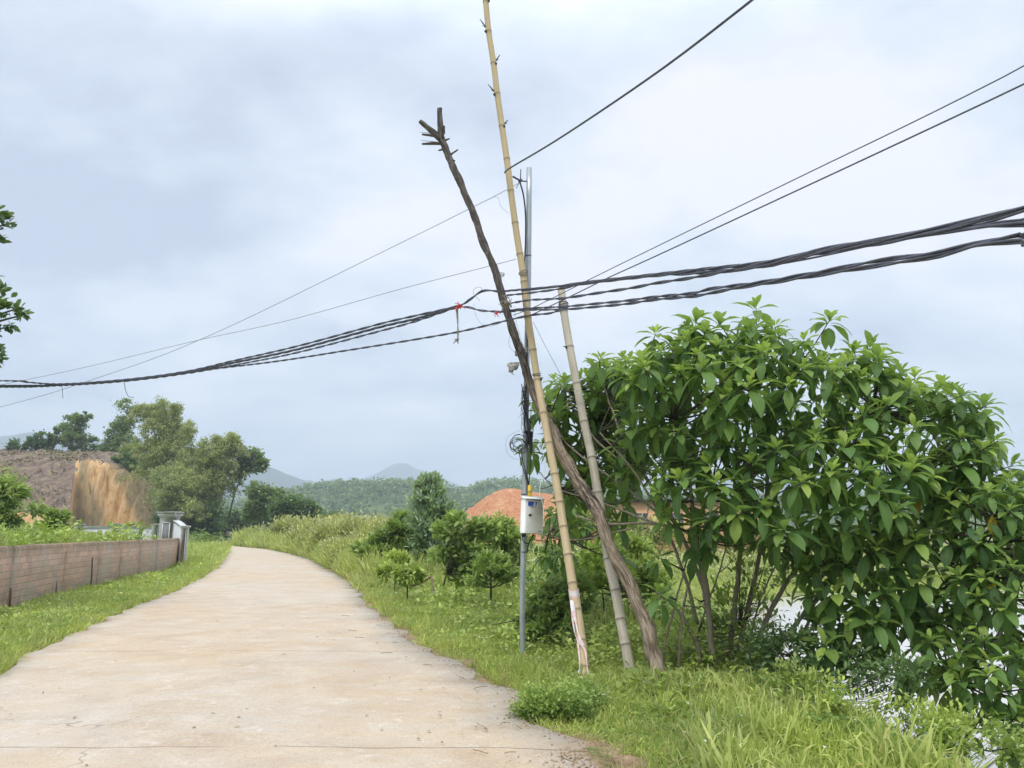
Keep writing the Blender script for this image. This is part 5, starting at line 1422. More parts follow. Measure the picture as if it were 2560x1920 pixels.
shrub('shrub', 'dark rounded shrub behind the wall next to the willowy tree', gb(128, 26), [blob(130, 1298, 34, 24, 26)], 1800, 0.16, 'leaf_mid', tpl=T_LONG, clumps=20, width=1.8, tint=(0.1, .8), seed=22)

# dry brush left on the cleared slope
def hill_brush():
    n = 9000; xa = -64 - RNG.random(n) ** 0.9 * 60; y = RNG.uniform(107, 150, n); x = xa * y / 118
    k = np.array([noise.noise((a * 0.25, b * 0.25, 2.0)) for a, b in zip(x, y)])
    ok = (k > -0.1) & ((xa < -68.5) | (y > 121)); x, y, k = x[ok], y[ok], k[ok]
    z = np.array([hill_h(a, b) for a, b in zip(x, y)])
    mb = MB(); m = len(x)
    mb.scatter(T_LONG, np.c_[x, y, z], unit(m) * [1, 1, 0.3] + [0, 0, 0.5], unit(m) + [0, 0, 1], RNG.uniform(0.3, 0.9, m), RNG.uniform(0.6, 2.2, m), np.where(RNG.random(m) < 0.7, 2.0, 0.3))
    tag(mb.build('dry_brush', M['dry_brush']), 'dry cut brush and stubble scattered over the bare slope', 'brush', kind='stuff')
    # green fringe at the foot of the cut and along its lip
    n = 7000; x = RNG.uniform(-90, -46, n); y = RNG.uniform(97, 105, n); k = np.array([noise.noise((a * 0.3, 2, 2.0)) for a in x])
    z = np.array([max(0, hill_h(a, b)) if a < -60 else 0 for a, b in zip(x, y)]) + RNG.random(n) * np.clip(1.6 + 2.4 * k, 0.3, 3)
    mb = MB(); mb.scatter(T_SMALL, np.c_[x, y, z], unit(n) + [0, 0, 0.4], unit(n) + [0, 0, 1], RNG.uniform(0.2, 0.5, n), RNG.uniform(0.3, 0.8, n), RNG.uniform(0.2, 1, n))
    tag(mb.build('undergrowth', M['leaf_mid']), 'green scrub fringe at the foot of the orange landslip', 'undergrowth', kind='stuff')
M['dry_brush'] = leaf_mat('dry_brush', (0.10, 0.09, 0.05), (0.17, 0.15, 0.09), (0.2, 0.2, 0.1), yellow=(0.26, 0.19, 0.13), clump=0.3, trans=0.1)
hill_brush()
# hilltop trees
def hilltree(label, sx, by, blobs, n, Y=145, L=0.42, mat='leaf_hill', clumps=60, spread=0.16, **kw):
    b = P(sx, by, Y)
    bl = [blob(*q, Y) for q in blobs]
    shrub('hilltop_tree', label, b, bl, n, L, mat, stem='bark_pale', tpl=T_SMALL, clumps=clumps, spread=spread, cat='tree', tr=0.18, width=1.9, group='trees along the hilltop', **kw)
hilltree('low dark tree at the left end of the hilltop row', 55, 1140, [(45, 1118, 26, 16), (28, 1130, 14, 10)], 1500, seed=1, mat='leaf_dark')
hilltree('round dark crowned tree second from the left on the hilltop', 110, 1140, [(110, 1098, 24, 20), (85, 1110, 18, 16), (128, 1115, 14, 16)], 3400, seed=2, mat='leaf_dark')
hilltree('tall spreading tree with a tilted top above the bare slope', 182, 1150, [(180, 1060, 30, 22), (205, 1040, 22, 14), (160, 1085, 22, 24), (190, 1100, 34, 26), (222, 1110, 16, 20)], 7000, seed=3, clumps=110)
hilltree('slender tall tree with a narrow wispy crown beside the bamboo', 302, 1170, [(318, 1018, 20, 20), (305, 1052, 24, 18), (295, 1085, 22, 22), (310, 1115, 26, 26), (280, 1120, 20, 24)], 6000, seed=4, clumps=100, spread=0.3)
hilltree('bushy tree on the lip of the landslip', 262, 1160, [(262, 1135, 26, 18), (240, 1130, 18, 18)], 2600, seed=5, mat='leaf_dark')
hilltree('bushy dark tree hanging over the right side of the landslip', 318, 1190, [(330, 1170, 26, 24), (352, 1180, 24, 22), (310, 1150, 24, 16)], 4200, Y=121, seed=6, mat='leaf_dark')

# bamboo clumps
def bamboo(label, sx, Y, culms, n, seed, dark=False):
    rs = np.random.default_rng(seed)
    b = gb(sx, Y); t = empty('bamboo_clump', b); tag(t, label, 'bamboo', 'bamboo clumps at the far road bend')
    mb = MB(); lf = MB()
    tot = sum(c[3] for c in culms)
    for (tx, ty, wdt, wgt) in culms:
        for k in range(max(4, int(wgt * 8))):
            bx = b + [rs.uniform(-1.6, 1.6), rs.uniform(-1.5, 1.5), 0]
            tip = P(tx + rs.normal() * wdt * 0.6, ty + rs.normal() * wdt * 0.5, Y + rs.normal() * 2.0)
            mid = bx + (tip - bx) * [0.32, 0.32, 0.62]; m2 = bx + (tip - bx) * [0.68, 0.68, 0.93]
            end = tip + (tip - m2) * [0.8, 0.5, 0] + [0, 0, -0.8 - rs.random()]
            path = smooth_path([bx, mid, m2, tip, end], 8)
            mb.tube(path, np.linspace(0.07, 0.012, len(path)), 5, cap=False)
            m = int(n * wgt / tot / max(4, int(wgt * 8)))
            nc = 26
            ii = (len(path) - 1) * (0.22 + 0.78 * rs.random(nc))
            i0 = np.minimum(ii.astype(int), len(path) - 2); c = path[i0] + (path[i0 + 1] - path[i0]) * (ii - i0)[:, None]
            c = c + rs.normal(size=(nc, 3)) * np.array([1.0, 1.0, 0.7]) * (wdt / F * Y * 0.28)
            j = rs.integers(0, nc, m); g = rs.normal(size=(m, 3)) * [0.34, 0.34, 0.30] * (rs.uniform(0.5, 1.3, nc) * (1.25 - 0.75 * ii / len(path)))[j][:, None]
            pos = c[j] + g
            d = rs.normal(size=(m, 3)) * [0.8, 0.8, 0.4] + [0, 0, -0.75]
            L = rs.uniform(0.24, 0.46, m)
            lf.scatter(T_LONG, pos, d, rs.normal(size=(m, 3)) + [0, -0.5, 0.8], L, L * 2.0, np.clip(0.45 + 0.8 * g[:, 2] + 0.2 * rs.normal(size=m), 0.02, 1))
    mb.build('culms', M['bark_pale'], t)
    lf.build('crown', M['leaf_dark' if dark else 'leaf_bamboo'], t)
bamboo('tallest bamboo clump with feathery tops behind the gate pillar', 425, 112, [(360, 1022, 14, 0.5), (400, 1012, 14, 0.5), (440, 1018, 12, 0.5), (380, 1050, 26, 1), (425, 1050, 26, 1), (452, 1075, 22, 0.8), (350, 1095, 26, 0.8), (420, 1110, 40, 1.6), (470, 1140, 30, 1.3), (385, 1150, 36, 1.4)], 46000, 31)
bamboo('broad olive bamboo clump to the right of the tallest one', 515, 108, [(515, 1115, 20, 0.8), (548, 1100, 18, 0.8), (585, 1092, 16, 0.7), (598, 1112, 14, 0.6), (530, 1140, 30, 1.2), (500, 1180, 40, 1.8), (560, 1180, 34, 1.4)], 38000, 32)
bamboo('low drooping bamboo clump over the landslip edge', 440, 104, [(420, 1190, 40, 2), (460, 1210, 40, 2), (400, 1230, 30, 1), (480, 1250, 34, 1.5)], 26000, 33)
shrub('leaning_tree', 'airy blue green tree leaning out to the right of the bamboo', gb(560, 110), [blob(625, 1150, 26, 20, 110), blob(645, 1165, 24, 14, 110), blob(600, 1175, 20, 20, 110)], 4200, 0.42, 'leaf_hill', stem='bark_dark', tpl=T_SMALL, clumps=60, spread=0.3, cat='tree', trunk=[gb(560, 110), P(585, 1240, 110), P(605, 1190, 110), P(625, 1150, 110)], tr=0.12, width=1.8, seed=34)
def farbush(label, sx, Y, bl, n, mat='leaf_dark', L=0.4, seed=0, name='tree', cat='tree', clumps=60):
    shrub(name, label, gb(sx, Y), [blob(*q, Y) for q in bl], n, L, mat, tpl=T_SMALL, clumps=clumps, spread=0.26, cat=cat, width=1.9, tr=0.12, seed=seed)
farbush('dark thicket tree under the bamboo at the road bend', 500, 106, [(470, 1290, 40, 40), (515, 1300, 36, 35), (430, 1300, 30, 30)], 12000, seed=41, clumps=110)
farbush('tall round topped tree right of the bamboo', 655, 98, [(650, 1225, 22, 22), (665, 1255, 30, 24), (640, 1275, 26, 24)], 5200, 'leaf_hill', seed=42)
farbush('small pale topped tree behind the dark thicket', 692, 105, [(690, 1240, 16, 14), (695, 1262, 18, 16)], 2400, 'leaf_hill', seed=43)
farbush('dark spreading tree left of the far white house', 745, 92, [(730, 1268, 30, 22), (765, 1278, 28, 18), (700, 1280, 26, 18), (790, 1290, 22, 14)], 7000, seed=44, clumps=90)
farbush('small dark round tree in front of the far houses', 835, 90, [(832, 1302, 22, 12)], 1500, seed=45)
farbush('low dark hedge like tree at the road bend', 620, 124, [(600, 1305, 40, 24), (650, 1300, 40, 24), (560, 1314, 38, 20)], 6500, seed=46, clumps=90)

# scrub belt right of the road bend
def scrubs():
    proto = [(640, 84, 1342, 26, 14), (700, 56, 1335, 40, 28), (765, 50, 1338, 42, 30), (825, 44, 1335, 40, 34), (885, 40, 1335, 44, 36), (940, 36, 1345, 44, 40), (700, 45, 1365, 40, 18), (800, 36, 1375, 40, 24), (880, 32, 1380, 44, 26), (600 + 130, 70, 1318, 40, 16), (860, 58, 1315, 40, 14), (950, 48, 1318, 40, 16)]
    desc = ['low tawny scrub bush nearest the far road bend', 'yellow green scrub bush behind the stick fence', 'feathery yellow green scrub bush right of the stick fence', 'yellow green scrub bush left of the far white house gap', 'tall yellow green scrub bush before the far houses', 'yellow green scrub bush touching the left sapling',
            'low grassy scrub bush on the road edge below the stick fence', 'low scrub bush on the inner road bend', 'low scrub bush in front of the tall yellow green one', 'far scrub bush under the dark spreading tree', 'far thin scrub bush before the white house', 'far scrub bush just left of the pointed sapling']
    rq = np.random.default_rng(4)
    for i, (sx, Y, sy, rx, ry) in enumerate(proto):
        sx = max(sx, 1280 + 1900 * xr(Y) / Y + rx * 1.35); ry *= rq.uniform(0.6, 1.05)
        shrub('scrub_bush', desc[i], gb(sx, Y), [blob(sx, sy, rx, ry, Y), blob(sx + rx * 0.5, sy + 8, rx * 0.7, ry * 0.7, Y), blob(sx - rx * 0.5, sy + 8, rx * 0.7, ry * 0.7, Y)], 5200, 0.0042 * Y, 'leaf_yellow', tpl=T_SMALL if i % 3 == 1 else T_LONG, clumps=110, spread=0.42, width=1.1 if i % 3 == 1 else 2.0, tint=(0.15, 1.0), group='scrub bushes right of the road', up=1.3, seed=60 + i, tr=0.02)
scrubs()

# saplings on the right verge
shrub('acacia_sapling', 'tall pointed blue green sapling in front of the forested hill', gb(1070, 24), [blob(1070, 1215, 22, 30, 24), blob(1078, 1265, 45, 38, 24), blob(1072, 1320, 52, 45, 24), blob(1095, 1375, 55, 36, 24), blob(1120, 1340, 34, 40, 24)], 9000, 0.20, 'leaf_grey', tpl=T_OVAL, clumps=120, spread=0.22, cat='sapling', up=0.9, width=0.6, tint=(0.1, 1.0), seed=71, trunk=[gb(1080, 24), P(1078, 1320, 24), P(1070, 1200, 24)], tr=0.04)
shrub('acacia_sapling', 'bushy green sapling left of the pointed one', gb(1000, 25), [blob(1000, 1320, 42, 32, 25), blob(980, 1365, 48, 40, 25), blob(1030, 1375, 46, 40, 25), blob(930, 1375, 40, 30, 25)], 7200, 0.19, 'leaf_mid', tpl=T_OVAL, clumps=80, cat='sapling', up=0.7, width=0.7, tint=(0.1, 1.0), seed=72)
shrub('acacia_sapling', 'grey green sapling with broad leaves on a thin leaning stem', gb(1108, 15.5), [blob(1155, 1325, 56, 36, 15.5), blob(1125, 1375, 44, 34, 15.5), blob(1190, 1375, 54, 40, 15.5), blob(1210, 1330, 36, 26, 15.5), blob(1160, 1430, 60, 24, 15.5)], 2300, 0.17, 'leaf_mid', tpl=T_OVAL, clumps=60, cat='sapling', up=0.5, width=0.8, tint=(0.3, 1.0), seed=73, trunk=[G(1108, 1470), P(1117, 1430, 15.5), P(1140, 1340, 15.5)], tr=0.022)
shrub('acacia_sapling', 'low green sapling with a bare forked stem on the right verge', gb(1228, 12.8), [blob(1228, 1420, 50, 30, 12.8), blob(1195, 1440, 30, 20, 12.8), blob(1262, 1435, 30, 22, 12.8)], 1700, 0.11, 'leaf_mid', tpl=T_OVAL, clumps=50, cat='sapling', up=0.5, width=0.6, tint=(0.2, 1.0), seed=74, trunk=[G(1228, 1508), P(1227, 1470, 12.8), P(1228, 1420, 12.8)], tr=0.025)
shrub('shrub', 'bright green bush in front of the red mound', gb(1235, 18), [blob(1240, 1330, 50, 30, 18), blob(1280, 1360, 44, 34, 18), blob(1215, 1370, 40, 34, 18), blob(1260, 1400, 50, 30, 18)], 5200, 0.13, 'leaf_mid', clumps=90, up=0.6, width=0.8, tint=(0.3, 1.0), seed=75)
shrub('shrub', 'small tuft of bright leaves before the sapling row', gb(990, 19), [blob(990, 1408, 30, 22, 19)], 900, 0.13, 'leaf_bright', clumps=22, up=0.8, seed=76)
shrub('shrub', 'drooping broad leaved seedling beside the broken stake', gb(1022, 16.5), [blob(1020, 1435, 32, 18, 16.5), blob(975, 1430, 26, 14, 17)], 700, 0.16, 'leaf_bright', clumps=30, up=0.1, width=0.8, seed=77)
shrub('shrub', 'dark leafy shrub rooted behind the steel pole and tall bamboo', gb(1370, 10.8), [blob(1370, 1500, 60, 50, 10.8), blob(1340, 1560, 50, 40, 10.6), blob(1405, 1560, 40, 40, 10.6), blob(1440, 1480, 50, 50, 11)], 4200, 0.10, 'leaf_mid', clumps=110, up=0.4, width=0.75, tint=(0.1, 0.85), seed=78)
shrub('shrub', 'leafy shrub between the grey bamboo and the tree stems', gb(1510, 12.5), [blob(1500, 1420, 70, 50, 12.5), blob(1600, 1450, 60, 50, 13), blob(1560, 1380, 70, 40, 13.5)], 4600, 0.12, 'leaf_bright', clumps=100, up=0.5, width=0.7, tint=(0.1, 0.8), seed=79)
shrub('shrub', 'pale bush behind the broad leaved tree by the orange shed', gb(1500, 30), [blob(1440, 1300, 60, 40, 30), blob(1520, 1320, 60, 34, 30), blob(1620, 1330, 80, 26, 30)], 5200, 0.2, 'leaf_yellow', clumps=90, up=0.5, width=0.8, tint=(0.1, 0.9), seed=80)
shrub('shrub', 'twiggy understorey bush among the tree stems', gb(1880, 9.3), [blob(1850, 1560, 90, 90, 9.0, 0.3), blob(1900, 1430, 80, 90, 9.0, 0.3), blob(1720, 1620, 60, 70, 8.8, 0.3)], 1400, 0.085, 'leaf_bright', clumps=90, up=0.5, width=0.8, tint=(0.0, 0.6), spread=0.28, seed=81, tr=0.016)
shrub('shrub', 'dark tangled shrub under the low limbs of the large tree', np.array([P(2050, 1329, 7.8)[0], 7.8, -0.5]), [blob(1990, 1640, 70, 60, 7.9, 0.35), blob(2110, 1680, 90, 50, 7.6, 0.35), blob(2250, 1700, 90, 45, 7.2, 0.3), blob(1900, 1650, 50, 60, 8.2, 0.3)], 2600, 0.075, 'leaf_dark', clumps=90, up=0.3, width=0.8, tint=(0.1, 1.0), seed=85, tr=0.014, spread=0.26)
shrub('shrub', 'trailing bank shrub with small leaves under the right hand branches', gb(2250, 6.0) * [1, 1, 0] + [0, 0, -0.6], [blob(2100, 1770, 110, 50, 6.6, 0.4), blob(2280, 1820, 120, 50, 6.2, 0.4), blob(2440, 1850, 110, 50, 6.0, 0.4), blob(2000, 1720, 60, 60, 7, 0.3)], 4200, 0.05, 'leaf_bright', clumps=110, up=0.6, width=0.85, tint=(0.0, 0.85), seed=82, tr=0.014, tpl=T_OVAL)
shrub('shrub', 'clump of small ferny leaves at the road edge below the bamboo', np.r_[G(1390, 1800)[:2], 0], [(G(1390, 1800) + [0, 0, 0.10], np.array([0.34, 0.22, 0.17])), (G(1450, 1770) + [0, 0, 0.08], np.array([0.26, 0.2, 0.13])), (G(1345, 1800) + [0.02, 0, 0.06], np.array([0.16, 0.16, 0.12]))], 7500, 0.032, 'leaf_mid', clumps=220, spread=0.2, up=0.7, width=1.1, tint=(0.1, 1.0), seed=83, tr=0.006, shell=0.5)

# banana plants by the grey wall
def banana(label, sx, Y, h, seed):
    rs = np.random.default_rng(seed); b = gb(sx, Y) + [0, 0, 0.8]
    t = empty('banana_plant', b); tag(t, label, 'banana plant', 'banana plants by the grey wall')
    mb = MB(); mb.tube([b + [0, 0, -0.3], b + [0, 0, h * 0.4]], [0.1, 0.07], 8); mb.build('stem', M['leaf_banana'], t)
    mb = MB(); n = 8; tp = tpl_leaf(6, 0.28, 0.5, 0.6, 0.2, 0.1)
    a = rs.random(n) * 6.28; el = rs.uniform(0.5, 1.3, n)
    d = np.c_[np.cos(a) * np.cos(el), np.sin(a) * np.cos(el), np.sin(el)]
    mb.scatter(tp, np.tile(b + [0, 0, h * 0.35], (n, 1)), d, np.tile([0, 0, 1.0], (n, 1)), rs.uniform(0.6, 1.1, n) * h * 0.42, None, rs.uniform(0.3, 1, n))
    mb.build('leaves', M['leaf_banana'], t, smooth=True)
for i, (lab, sx, Y, h) in enumerate([('leftmost banana plant behind the grey wall', 225, 36, 1.7), ('banana plant behind the middle of the grey wall', 272, 37, 2.2), ('yellowish banana plant nearest behind the grey wall post', 315, 36, 2.3), ('banana plant with a long arching leaf before the grey wall', 352, 31.5, 1.8), ('low bright banana plant at the foot of the gate pillar', 388, 30.5, 1.1)]):
    banana(lab, sx, Y, h, 90 + i)

# ------------------------------------------------------------------ stakes and sticks
def stick(name, label, pts, r, mat='dry_wood', cat='stake', mesh_r=0.15):
    mb = MB(); p = smooth_path(pts, 5); mb.tube(p, np.linspace(r, r * 0.75, len(p)), 8, rough=mesh_r); tag(mb.build(name, M[mat], smooth=True, origin=pts[0]), label, cat)
g0 = G(1084, 1495)
stick('wooden_stake', 'pale upright stake standing in the right verge', [g0 + [0, 0, -0.1], g0 + [-0.02, 0, 0.2], g0 + [-0.05, 0, 0.62 * 0.75]], 0.028, 'dry_wood')
a = G(1025, 1480) + [0, 0, 0.15]
stick('broken_branch', 'broken dark branch propped against the pale stake', [a, P(1050, 1458, g0[1]), P(1078, 1442, g0[1])], 0.03, 'rust', 'branch')
for i, (lab, x0, y0, x1, y1) in enumerate([('rusty rod leaning on the brick wall near its middle', 226, 1474, 231, 1393), ('short rusty rod standing against the brick wall left of the middle one', 137, 1494, 141, 1450), ('short dark stick by the left end of the brick wall', 22, 1530, 27, 1470)]):
    b = G(x0, y0 + 4); t_ = P(x1, y1, b[1] - 0.02)
    stick('metal_rod', lab, [b, (b + t_) / 2 + [0.02, -0.02, 0], t_], 0.022, 'rust', 'rod')
stick('bare_twig', 'thin bare twig arching out of the grass left of the steel pole', [G(1332, 1570) + [0, 0, .1], P(1290, 1552, 10.6), P(1230, 1563, 10.4)], 0.007, 'bark_dark', 'twig')
def stick_fence():
    Y = 40.0; e0 = 1280 + 1900 * xr(Y) / Y; b = gb(e0 + 30, Y); t = empty('stick_fence', b); tag(t, 'small broken fence of pale sticks in the scrub at the road bend', 'fence')
    for k, dx in enumerate((14, 24, 34, 46, 58)):
        p = P(e0 + dx, 1362, Y); mb = MB(); mb.tube([p * [1, 1, 0] + [0, 0, -0.1], p * [1, 1, 0] + [0.08 * (k % 3 - 1), 0.03, 1.15 - 0.15 * (k % 2)]], 0.03, 6); mb.build('post', M['dry_wood'], t)
    for z in (0.55, 0.85):
        q = P(e0 + 10, 1362, Y - 0.1) * [1, 1, 0]; w = P(e0 + 62, 1362, Y - 0.1) * [1, 1, 0]; mb = MB(); mb.tube([q + [0, 0, z], w + [0, 0, z + 0.12]], 0.025, 6); mb.build('rail', M['dry_wood'], t)
stick_fence()

# ------------------------------------------------------------------ grass and weeds
def scatter_grass(name, label, n, sampler, hfun, zfun, wid=0.006, tint=(0.3, 0.9), dry=0.03, mat='grass', lean=0.35, cat='grass', clump=0.5):
    pts = sampler(n); n = len(pts)
    z = np.array([zfun(x, y) for x, y in pts])
    dist = np.hypot(pts[:, 0], pts[:, 1])
    h = hfun(pts, dist)
    nn = np.array([noise.noise((x * 1.1, y * 1.1, 7.7)) for x, y in pts])
    h = h * (1 + 0.55 * nn) * RNG.uniform(0.55, 1.3, n)
    w = wid * (1 + dist / 7.0) * RNG.uniform(0.7, 1.4, n)
    d = np.c_[RNG.normal(size=n) * lean, RNG.normal(size=n) * lean, np.ones(n)]
    a = RNG.random(n) * 6.28
    upv = np.c_[np.cos(a), np.sin(a), np.full(n, 0.3)]
    tt = tint[0] + (tint[1] - tint[0]) * np.clip(0.5 + 0.25 * RNG.normal(size=n) + 0.5 * np.array([noise.noise((x * 0.6, y * 0.6, 1.7)) for x, y in pts]), 0, 1)
    tt = np.where(RNG.random(n) < dry, 2.0, tt)
    mb = MB(); q = RNG.integers(0, 3, n)
    for k in range(3):
        m = q == k
        mb.scatter(T_BLADE[k], np.c_[pts, z - 0.01][m], d[m], upv[m], h[m], w[m], tt[m])
    tag(mb.build(name, M[mat]), label, cat, kind='stuff')
def logY(n, a, b): return np.exp(RNG.uniform(math.log(a), math.log(b), n))
def samp_right(d0, d1, y0, y1, power=1.0):
    def f(n):
        y = logY(n, y0, y1); x0 = np.array([xr(v) for v in y])
        x = x0 + d0 + (d1 - d0) * RNG.random(n) ** power
        # the stripes left bare along the concrete edge
        k = np.array([noise.noise((a * 1.6, b * 1.6, 2.2)) for a, b in zip(x, y)])
        ok = (x - x0) > 0.05 + 0.55 * np.maximum(0, k) 
        bare = (np.hypot((x - 0.55) / 0.35, (y - 5.35) / 0.25) < 1) 
        x, y = x[ok & ~bare], y[ok & ~bare]
        return np.c_[x, y]
    return f
def samp_left(d0, d1, y0, y1):
    def f(n):
        y = logY(n, y0, y1); x0 = np.array([xl(v) for v in y])
        wall = np.interp(y, [p[1] for p in WALL], [p[0] for p in WALL]) + 0.14
        wd = np.where(y < 32, x0 - wall, d1)
        x = x0 - d0 - (wd - d0) * RNG.random(n)
        return np.c_[x, y]
    return f
# short mat of verge grass, right
scatter_grass('verge_grass', 'short bright green grass on the right verge by the road', 60000, samp_right(0.0, 3.3, 4.2, 24), lambda p, d: 0.10 + 0.0045 * d, gh, 0.0045, (0.25, 1.0), 0.12, lean=0.6)
scatter_grass('verge_grass', 'short bright green grass strip between the road and the brick wall', 42000, samp_left(0.03, 5, 6.5, 34), lambda p, d: 0.11 + 0.004 * d, gh, 0.005, (0.25, 1.0), 0.10, lean=0.6)
def samp_tall(n):
    y = logY(n, 4.2, 8.2); x = RNG.uniform(0.9, 3.5, n); c = np.array([xr(v) for v in y])
    k = np.array([noise.noise((a * 1.3, b * 1.3, 5.5)) for a, b in zip(x, y)])
    lo = 1.25 - (y - 4.2) * 0.0
    ok = (x > lo + 0.2 * k) & (k > -0.25)
    return np.c_[x[ok], y[ok]]
scatter_grass('tall_grass', 'tall pale green grass blades along the top of the bank at lower right', 15000, samp_tall, lambda p, d: 0.21 + 0.0 * d, gh, 0.0075, (0.4, 1.05), 0.02, lean=0.38)
def samp_tuss(n):
    c = [(1.75, 4.75), (2.15, 5.0), (2.5, 5.3), (1.9, 5.6), (2.6, 4.9), (1.5, 5.9), (2.3, 6.3), (1.35, 5.1), (2.0, 7.1)]
    k = RNG.integers(0, len(c), n); q = np.array(c)[k] + RNG.normal(size=(n, 2)) * 0.10; return q
scatter_grass('coarse_grass', 'coarse pale blades of tall grass in tufts at the lower right', 400, samp_tuss, lambda p, d: 0.32 + 0 * d, gh, 0.013, (0.5, 1.1), 0.04, lean=0.42)
# bank slope and lowland grass, drier
def samp_low(n):
    y = logY(n, 7.0, 42); x0 = np.array([xr(v) for v in y]); x = x0 + 2.4 + RNG.random(n) ** 0.8 * (6 + y * 0.75)
    ok = np.array([not (a > 2 and in_pond(a, b)) for a, b in zip(x, y)])
    return np.c_[x[ok], y[ok]]
scatter_grass('lowland_grass', 'dry yellow green grass on the low ground beside the pond', 46000, samp_low, lambda p, d: 0.12 + 0.006 * d, gh, 0.006, (0.2, 0.95), 0.3, lean=0.6)
def samp_field(n):
    y = logY(n, 24, 95); x0 = np.array([xr(v) for v in y]); x = x0 + 0.1 + RNG.random(n) ** 0.7 * (10 + y * 1.5)
    ok = np.array([not (a > 2 and in_pond(a, b)) for a, b in zip(x, y)])
    return np.c_[x[ok], y[ok]]
scatter_grass('field_grass', 'rough green and yellow grass on the fields right of the road', 30000, samp_field, lambda p, d: 0.25 + 0.004 * d, gh, 0.008, (0.3, 1.0), 0.12, lean=0.5)
def samp_lfar(n):
    y = logY(n, 30, 72); x = np.array([xl(v) for v in y]) - 0.1 - RNG.random(n) * (1 + y * 0.10); return np.c_[x, y]
scatter_grass('field_grass', 'tall bright green verge grass left of the far road', 16000, samp_lfar, lambda p, d: 0.32 + 0.004 * d, gh, 0.008, (0.4, 1.0), 0.04, lean=0.45)

def samp_sg(n):
    y = logY(n, 22, 84); x = np.array([xr(v) for v in y]) + 0.5 + RNG.random(n) ** 1.3 * (2 + y * 0.16); return np.c_[x, y]
scatter_grass('tall_grass', 'tall feathery yellow green grass through the roadside scrub', 42000, samp_sg, lambda p, d: 0.55 + 0.011 * d, gh, 0.007, (0.35, 1.0), 0.15, lean=0.3)
scatter_grass('roadside_scrub_grass', 'tall tawny grass fringe between the far road edge and the scrub', 26000, samp_right(0.0, 2.6, 20, 84), lambda p, d: 0.30 + 0.006 * d, gh, 0.007, (0.45, 1.0), 0.22, lean=0.4)
# leafy ground cover
def cover(name, label, n, sampler, hmax, L, mat='leaf_bright', tpl=T_OVAL, zf=gh, tint=(0.2, 1.0), hs=0.0, cat='weeds'):
    pts = sampler(n); n = len(pts)
    k = np.array([noise.noise((x * 1.4, y * 1.4, 3.1)) for x, y in pts]); k2 = np.array([noise.noise((x * 0.4, y * 0.4, 8.1)) for x, y in pts])
    dist = np.hypot(pts[:, 0], pts[:, 1])
    H = hmax * np.clip(0.55 + 0.9 * k + 0.5 * k2, 0.12, 1.6) * (1 + hs * dist)
    z = np.array([zf(x, y) for x, y in pts]) + H * RNG.random(n) ** 0.6
    d = unit(n) * [1, 1, 0.5] + [0, 0, 0.35]
    tt = tint[0] + (tint[1] - tint[0]) * np.clip(0.45 + 0.5 * k2 + 0.25 * RNG.normal(size=n), 0, 1)
    Ls = L * (1 + dist / 11) * RNG.uniform(0.6, 1.3, n)
    mb = MB(); mb.scatter(tpl, np.c_[pts, z], d, unit(n) * 0.5 + [0, 0, 1], Ls, Ls * RNG.uniform(0.8, 1.3, n), tt)
    tag(mb.build(name, M[mat]), label, cat, kind='stuff')
cover('verge_weeds', 'low leafy weeds among the grass on the right verge', 26000, samp_right(0.35, 3.4, 4.3, 26, 0.8), 0.13, 0.028)
cover('verge_weeds', 'taller leafy weeds scattered through the right verge', 17000, samp_right(0.9, 5.5, 6.5, 22, 0.9), 0.30, 0.045, 'leaf_bright', tint=(0.2, 1.0))
cover('verge_weeds', 'low leafy weeds along the foot of the brick wall', 20000, samp_left(0.35, 5, 7, 36), 0.16, 0.03, hs=0.01)
def zwall(x, y): return 0.93
def samp_wall(n):
    y = logY(n, 11, 36); wall = np.interp(y, [p[1] for p in WALL], [p[0] for p in WALL]) - 0.12; x = wall - RNG.random(n) ** 1.1 * (5 + y * 0.3)
    ok = (y < 27) | (x < -19); return np.c_[x, y][ok]
cover('wall_weeds', 'dense bright green weeds overflowing behind the brick wall', 46000, samp_wall, 0.85, 0.045, zf=zwall, tpl=T_OVAL, tint=(0.05, 1.0))
scatter_grass('wall_grass', 'upright grass stems among the weeds behind the brick wall', 12000, samp_wall, lambda p, d: 0.5 + 0 * d, zwall, 0.006, (0.3, 1.0), 0.06, lean=0.3)
def samp_under(n):
    y = logY(n, 40, 110); x = RNG.uniform(-0.35, 1.2, n) * y; ok = (x > np.array([xr(v) for v in y]) + 1) & ~np.array([a > 2 and in_pond(a, b) for a, b in zip(x, y)]); return np.c_[x, y][ok]
cover('undergrowth', 'mixed low bushes and undergrowth across the far fields', 52000, samp_under, 1.3, 0.055, 'leaf_yellow', T_SMALL, tint=(0.0, 1.0), cat='undergrowth')
cover('undergrowth', 'tangled leafy undergrowth among the saplings right of the road', 30000, samp_right(3.3, 10, 11, 36, 0.9), 0.85, 0.05, 'leaf_mid', tint=(0.1, 1.0), cat='undergrowth')
cover('undergrowth', 'bright broad leaved weeds tangled below the saplings', 14000, samp_right(2.6, 9, 9.5, 30, 0.9), 0.5, 0.06, 'leaf_bright', tint=(0.1, 1.0), cat='undergrowth')
scatter_grass('tall_grass', 'tall seeding grass mixed into the undergrowth near the saplings', 12000, samp_right(2.4, 9, 9.5, 34, 0.9), lambda p, d: 0.45 + 0.01 * d, gh, 0.006, (0.3, 1.0), 0.2, lean=0.35)
def samp_bank(n):
    y = RNG.uniform(4.3, 11, n); x = RNG.uniform(2.2, 3.7, n); return np.c_[x, y]
cover('bank_weeds', 'leafy weeds trailing down the bank towards the water', 13000, samp_bank, 0.22, 0.035, 'leaf_mid', tint=(0.1, 1.0))
